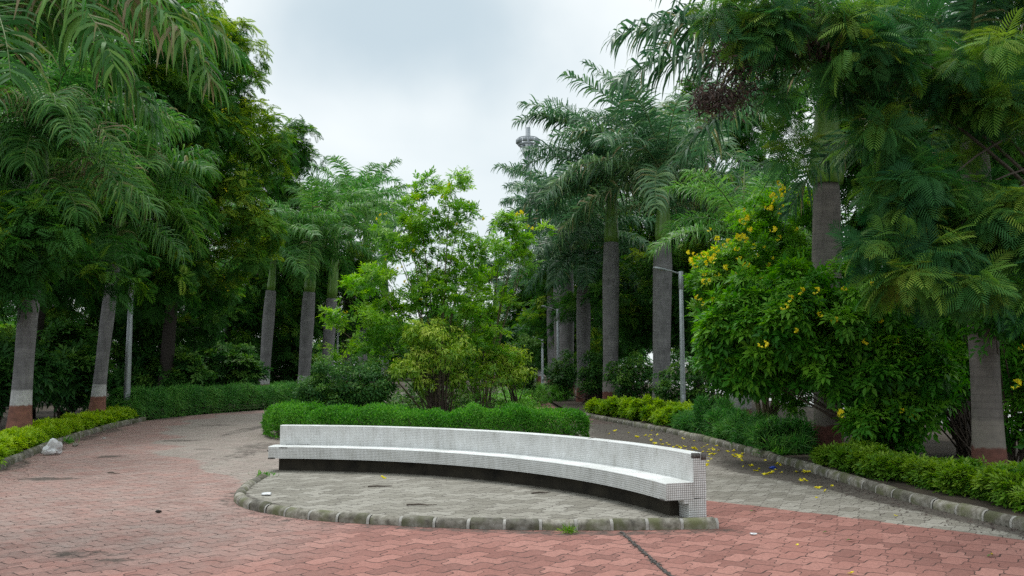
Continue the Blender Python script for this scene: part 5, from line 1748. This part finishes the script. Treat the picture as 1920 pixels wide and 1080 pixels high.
def crumple(name, label, cat, p, s, mat, seed, rough=1.0, sub=3):
    import bmesh
    bm = bmesh.new()
    bmesh.ops.create_icosphere(bm, subdivisions=sub, radius=1.0)
    rr = rngof(seed)
    D = nrm(rr.normal(size=(26, 3)))
    for v in bm.verts:
        q = np.array(v.co)
        f = .8 + rough * (.22 * np.sum(np.sin(D[:10] @ q * 4.5 + np.arange(10))) / 3.2 + .5 * (np.abs(np.sin(D[10:] @ q * 7 + np.arange(16))).mean() - .3))
        v.co = Vector(q * f * np.array(s)) + Vector((0, 0, s[2] * .75))
        if v.co.z < 0:
            v.co.z = 0
    me = bpy.data.meshes.new(name)
    bm.to_mesh(me)
    bm.free()
    me.materials.append(mat)
    o = bpy.data.objects.new(name, me)
    C.objects.link(o)
    o.location = tuple(p)
    return tag(o, label, cat)


q = gp(97, 853)
crumple('plastic_bag', 'crumpled white plastic bag lying against the left kerb', 'plastic bag', (q.x, q.y, .01), (.15, .10, .15), M['plastic'], 1, rough=1.9, sub=3)
q = gp(297, 961)
crumple('stone', 'small dark stone on the pink paving left of the platform', 'stone', (q.x, q.y, 0), (.042, .035, .02), M['stone_dark'], 2, sub=2)
q = gp(141, 837)
crumple('stone', 'grey stone beside the left kerb just past the plastic bag', 'stone', (q.x, q.y, 0), (.08, .07, .05), M['kerb'], 3, sub=2)
q = at(507, 833, 15.9)
crumple('stone', 'dark lump of rubble on a short post stub at the left end of the bench', 'stone', (q.x, 15.9, .30), (.05, .05, .04), M['stone_dark'], 4, sub=2)
q = gp(1906, 990)
crumple('foil_scrap', 'silvery scrap of foil on the right kerb at the picture edge', 'litter', (5.98, 9.95, .12), (.08, .06, .04), M['plastic'], 5, sub=2)
q = gp(1449, 879)
crumple('bottle_cap', 'blue bottle cap among the fallen yellow flowers', 'bottle cap', (q.x, q.y, 0), (.06, .04, .03), M['blue'], 6, sub=2)
for k, (px, py, s_, lab) in enumerate(((1412, 1002, .045, 'white paper scrap on the red paving right of the kerb end'), (700, 885, .03, 'white paper scrap under the left part of the bench'), (1138, 932, .03, 'tiny white scrap under the right part of the bench'),
                                       (500, 928, .09, 'torn white and brown wrapper on the platform near the left kerb bend'), (195, 822, .05, 'white paper scrap on the path beside the left kerb'), (1630, 905, .05, 'pale scrap in the gutter dirt below the right kerb'))):
    z = .065 if py in (885, 932, 928) else 0
    q = gp(px, py, z)
    crumple('paper_scrap', lab, 'litter', (q.x, q.y, z), (s_, s_ * .8, s_ * .25), M['plastic'], 20 + k, sub=2)

# twigs
for k, (px, py, L_, a, z, lab) in enumerate(((712, 913, .36, .06, .068, 'thick brown twig lying on the platform'), (790, 948, .40, -.12, .068, 'reddish dry twig on the middle of the platform'), (212, 888, .28, -.5, .008, 'brown stick on the left path'),
                                           (1015, 925, .3, .3, .068, 'short dry twig on the platform under the bench'), (1700, 925, .3, .2, .01, 'dry twig in the gutter below the right kerb'))):
    q = gp(px, py, z)
    t_ = MB()
    t_.tube([(-L_ / 2, 0, .01), (-L_ * .1, .02, .014), (L_ * .2, -.01, .012), (L_ / 2, .03, .01)], [.011, .012, .009, .005], 6)
    o = t_.build('twig', M['limb'], loc=None)
    o.location = (q.x, q.y, z)
    o.rotation_euler = (0, 0, a)
    tag(o, lab, 'twig')


def weed(label, p, s, seed, leaf='hedge', n=60, tm=T_BLADE, ls=.16):
    rng = rngof(seed)
    mb = MB()
    pos = rng.normal(0, s * .35, (n, 3)) * [1, .7, 0]
    pos[:, 2] = np.abs(rng.normal(0, s * .12, n))
    mb.leaves(tm, pos, rng.normal(0, .6, (n, 3)) + [0, 0, .7], rng.normal(size=(n, 3)), ls * rng.uniform(.6, 1.2, n), rng=rng)
    o = mb.build('weed', [M[leaf]])
    o.location = tuple(p)
    return tag(o, label, 'weed')


q = gp(495, 893, .06)
weed('green weed tuft at the left end of the platform kerb', (q.x, q.y, .05), .22, 1, n=90, tm=T_LEAF, ls=.07)
q = gp(1066, 998)
weed('yellowing weed tuft at the foot of the platform kerb', (q.x, q.y - .03, 0), .12, 2, leaf='golden_dull', n=80, tm=T_BLADE, ls=.09)
q = gp(140, 832)
weed('green weed growing out of the left kerb past the plastic bag', (q.x - .15, q.y, .02), .2, 3, n=60)
q = gp(1120, 928, .06)
weed('tiny green weed under the right part of the bench', (q.x, q.y, .06), .1, 4, n=40, tm=T_LEAF, ls=.05)
q = gp(1480, 860)
weed('grassy weed leaning over the right kerb by the ferny hedge', (5.5, 17.6, .1), .25, 5, n=70)
q = gp(205, 796)
weed('low weed along the left kerb before the shaggy hedge', (q.x - .1, q.y, .02), .25, 6, n=60)
q = gp(1010, 925, .06)

# fallen yellow flowers by the right kerb
rng = rngof(700)
fm = MB()
for a in range(5):
    an = a * 2 * PI / 5
    fm.leaves(T_ROUND, np.zeros((1, 3)), np.array([[math.cos(an), math.sin(an), .25]]), np.array([[0, 0, 1.0]]), .062, rng=rng)
fm.tube([(0, 0, .0), (-.02, .01, .02), (-.05, .02, .018)], [.012, .010, .007], 5)
proto = fm.build('fallen_flower', [M['flower']])
spots = []
while len(spots) < 92:
    y = rng.uniform(14.2, 26.5)
    xr_ = float(np.interp(y, RE[:, 1], RE[:, 0]))
    w_ = np.interp(y, [14, 17, 21, 26], [.9, 1.6, 2.4, 1.5])
    x = xr_ - .15 - abs(rng.normal(.45, .35)) * w_
    if rng.random() < np.exp(-((y - 18.5) / 4.5) ** 2):
        spots.append((x, y))
spots += [tuple(gp(px, py)[:2]) for px, py in ((1532, 934), (1546, 922), (1740, 906), (1535, 916), (1495, 1022), (1595, 1076), (1680, 968), (1560, 912), (720, 905), (1860, 1040))]
for i, (x, y) in enumerate(spots):
    o = proto if i == 0 else proto.copy()
    if i:
        C.objects.link(o)
    z = .066 if (x < 1 and y > 11) else .006
    o.location = (x, y, z)
    o.rotation_euler = (rng.uniform(-.5, .5), rng.uniform(-.5, .5), rng.uniform(0, 6.28))
    k = rng.uniform(.6, 1.3) * (1.0 if y > 13 else .55)
    o.scale = (k, k * rng.uniform(.5, 1), k * rng.uniform(.5, 1.6))
    tag(o, 'small fallen yellow trumpet flower lying on the paving', 'fallen flower', 'fallen yellow flowers')

# leaf litter in the gutters and on the paving: nobody could count it
lt_ = MB()
n = 2600
y = rng.uniform(9.5, 30, n)
xr_ = np.interp(y, RE[:, 1], RE[:, 0])
w_ = np.interp(y, [9, 11, 13, 15, 19, 24, 30], [.5, .7, .6, 1.0, 1.8, 2.2, 1.2])
x = xr_ - .08 - np.abs(rng.normal(0, .5, n)) * w_
lt_.leaves(T_LEAF, np.stack([x, y, np.full(n, .012)], 1), rng.normal(size=(n, 3)) * [1, 1, .15], np.tile([0, 0, 1.0], (n, 1)) + rng.normal(0, .3, (n, 3)), rng.uniform(.02, .055, n), rng=rng)
n = 700
y = rng.uniform(9, 31, n)
xl_ = np.interp(y, LE[:, 1], LE[:, 0])
x = xl_ + .1 + np.abs(rng.normal(0, .45, n))
lt_.leaves(T_LEAF, np.stack([x, y, np.full(n, .012)], 1), rng.normal(size=(n, 3)) * [1, 1, .15], np.tile([0, 0, 1.0], (n, 1)) + rng.normal(0, .3, (n, 3)), rng.uniform(.02, .06, n), rng=rng)
n = 260
x, y = rng.uniform(-6, 5.5, n), rng.uniform(7.6, 14, n)
lt_.leaves(T_LEAF, np.stack([x, y, np.where((y > 10.4) & (x < 1.8) & (x > -3.6), .075, .012)], 1), rng.normal(size=(n, 3)) * [1, 1, .15], np.tile([0, 0, 1.0], (n, 1)), rng.uniform(.012, .04, n), rng=rng)
n = 160
t = rng.random(n)
kx, ky = -3.2 + rng.normal(0, .5, n), 10.9 + rng.normal(0, .25, n)
lt_.leaves(T_LEAF, np.stack([kx, ky, np.full(n, .012)], 1), rng.normal(size=(n, 3)) * [1, 1, .15], np.tile([0, 0, 1.0], (n, 1)), rng.uniform(.015, .04, n), rng=rng)
tag(lt_.build('leaf_litter', [M['dry']]), 'dry brown leaf litter scattered along the kerbs', 'leaf litter', kind='stuff')
for k, (px, py, lab) in enumerate(((1540, 1001, 'green fallen leaf on the red paving near the right gutter'), (1585, 1016, 'dark green fallen leaf on the red paving, smaller and nearer'), (1850, 1046, 'olive fallen leaf on the red paving at the lower right'), (1406, 961, 'small green clump of moss on the red paving beside the bench end'))):
    q = gp(px, py)
    l_ = MB()
    l_.leaves(T_LEAF, np.zeros((1, 3)), np.array([[1.0, .2 * k, .1]]), np.array([[0, .1, 1.0]]), .12, tint=np.array([.5]))
    o = l_.build('fallen_leaf', [M['green_leaf']])
    o.location = (q.x, q.y, .015)
    tag(o, lab, 'fallen leaf')
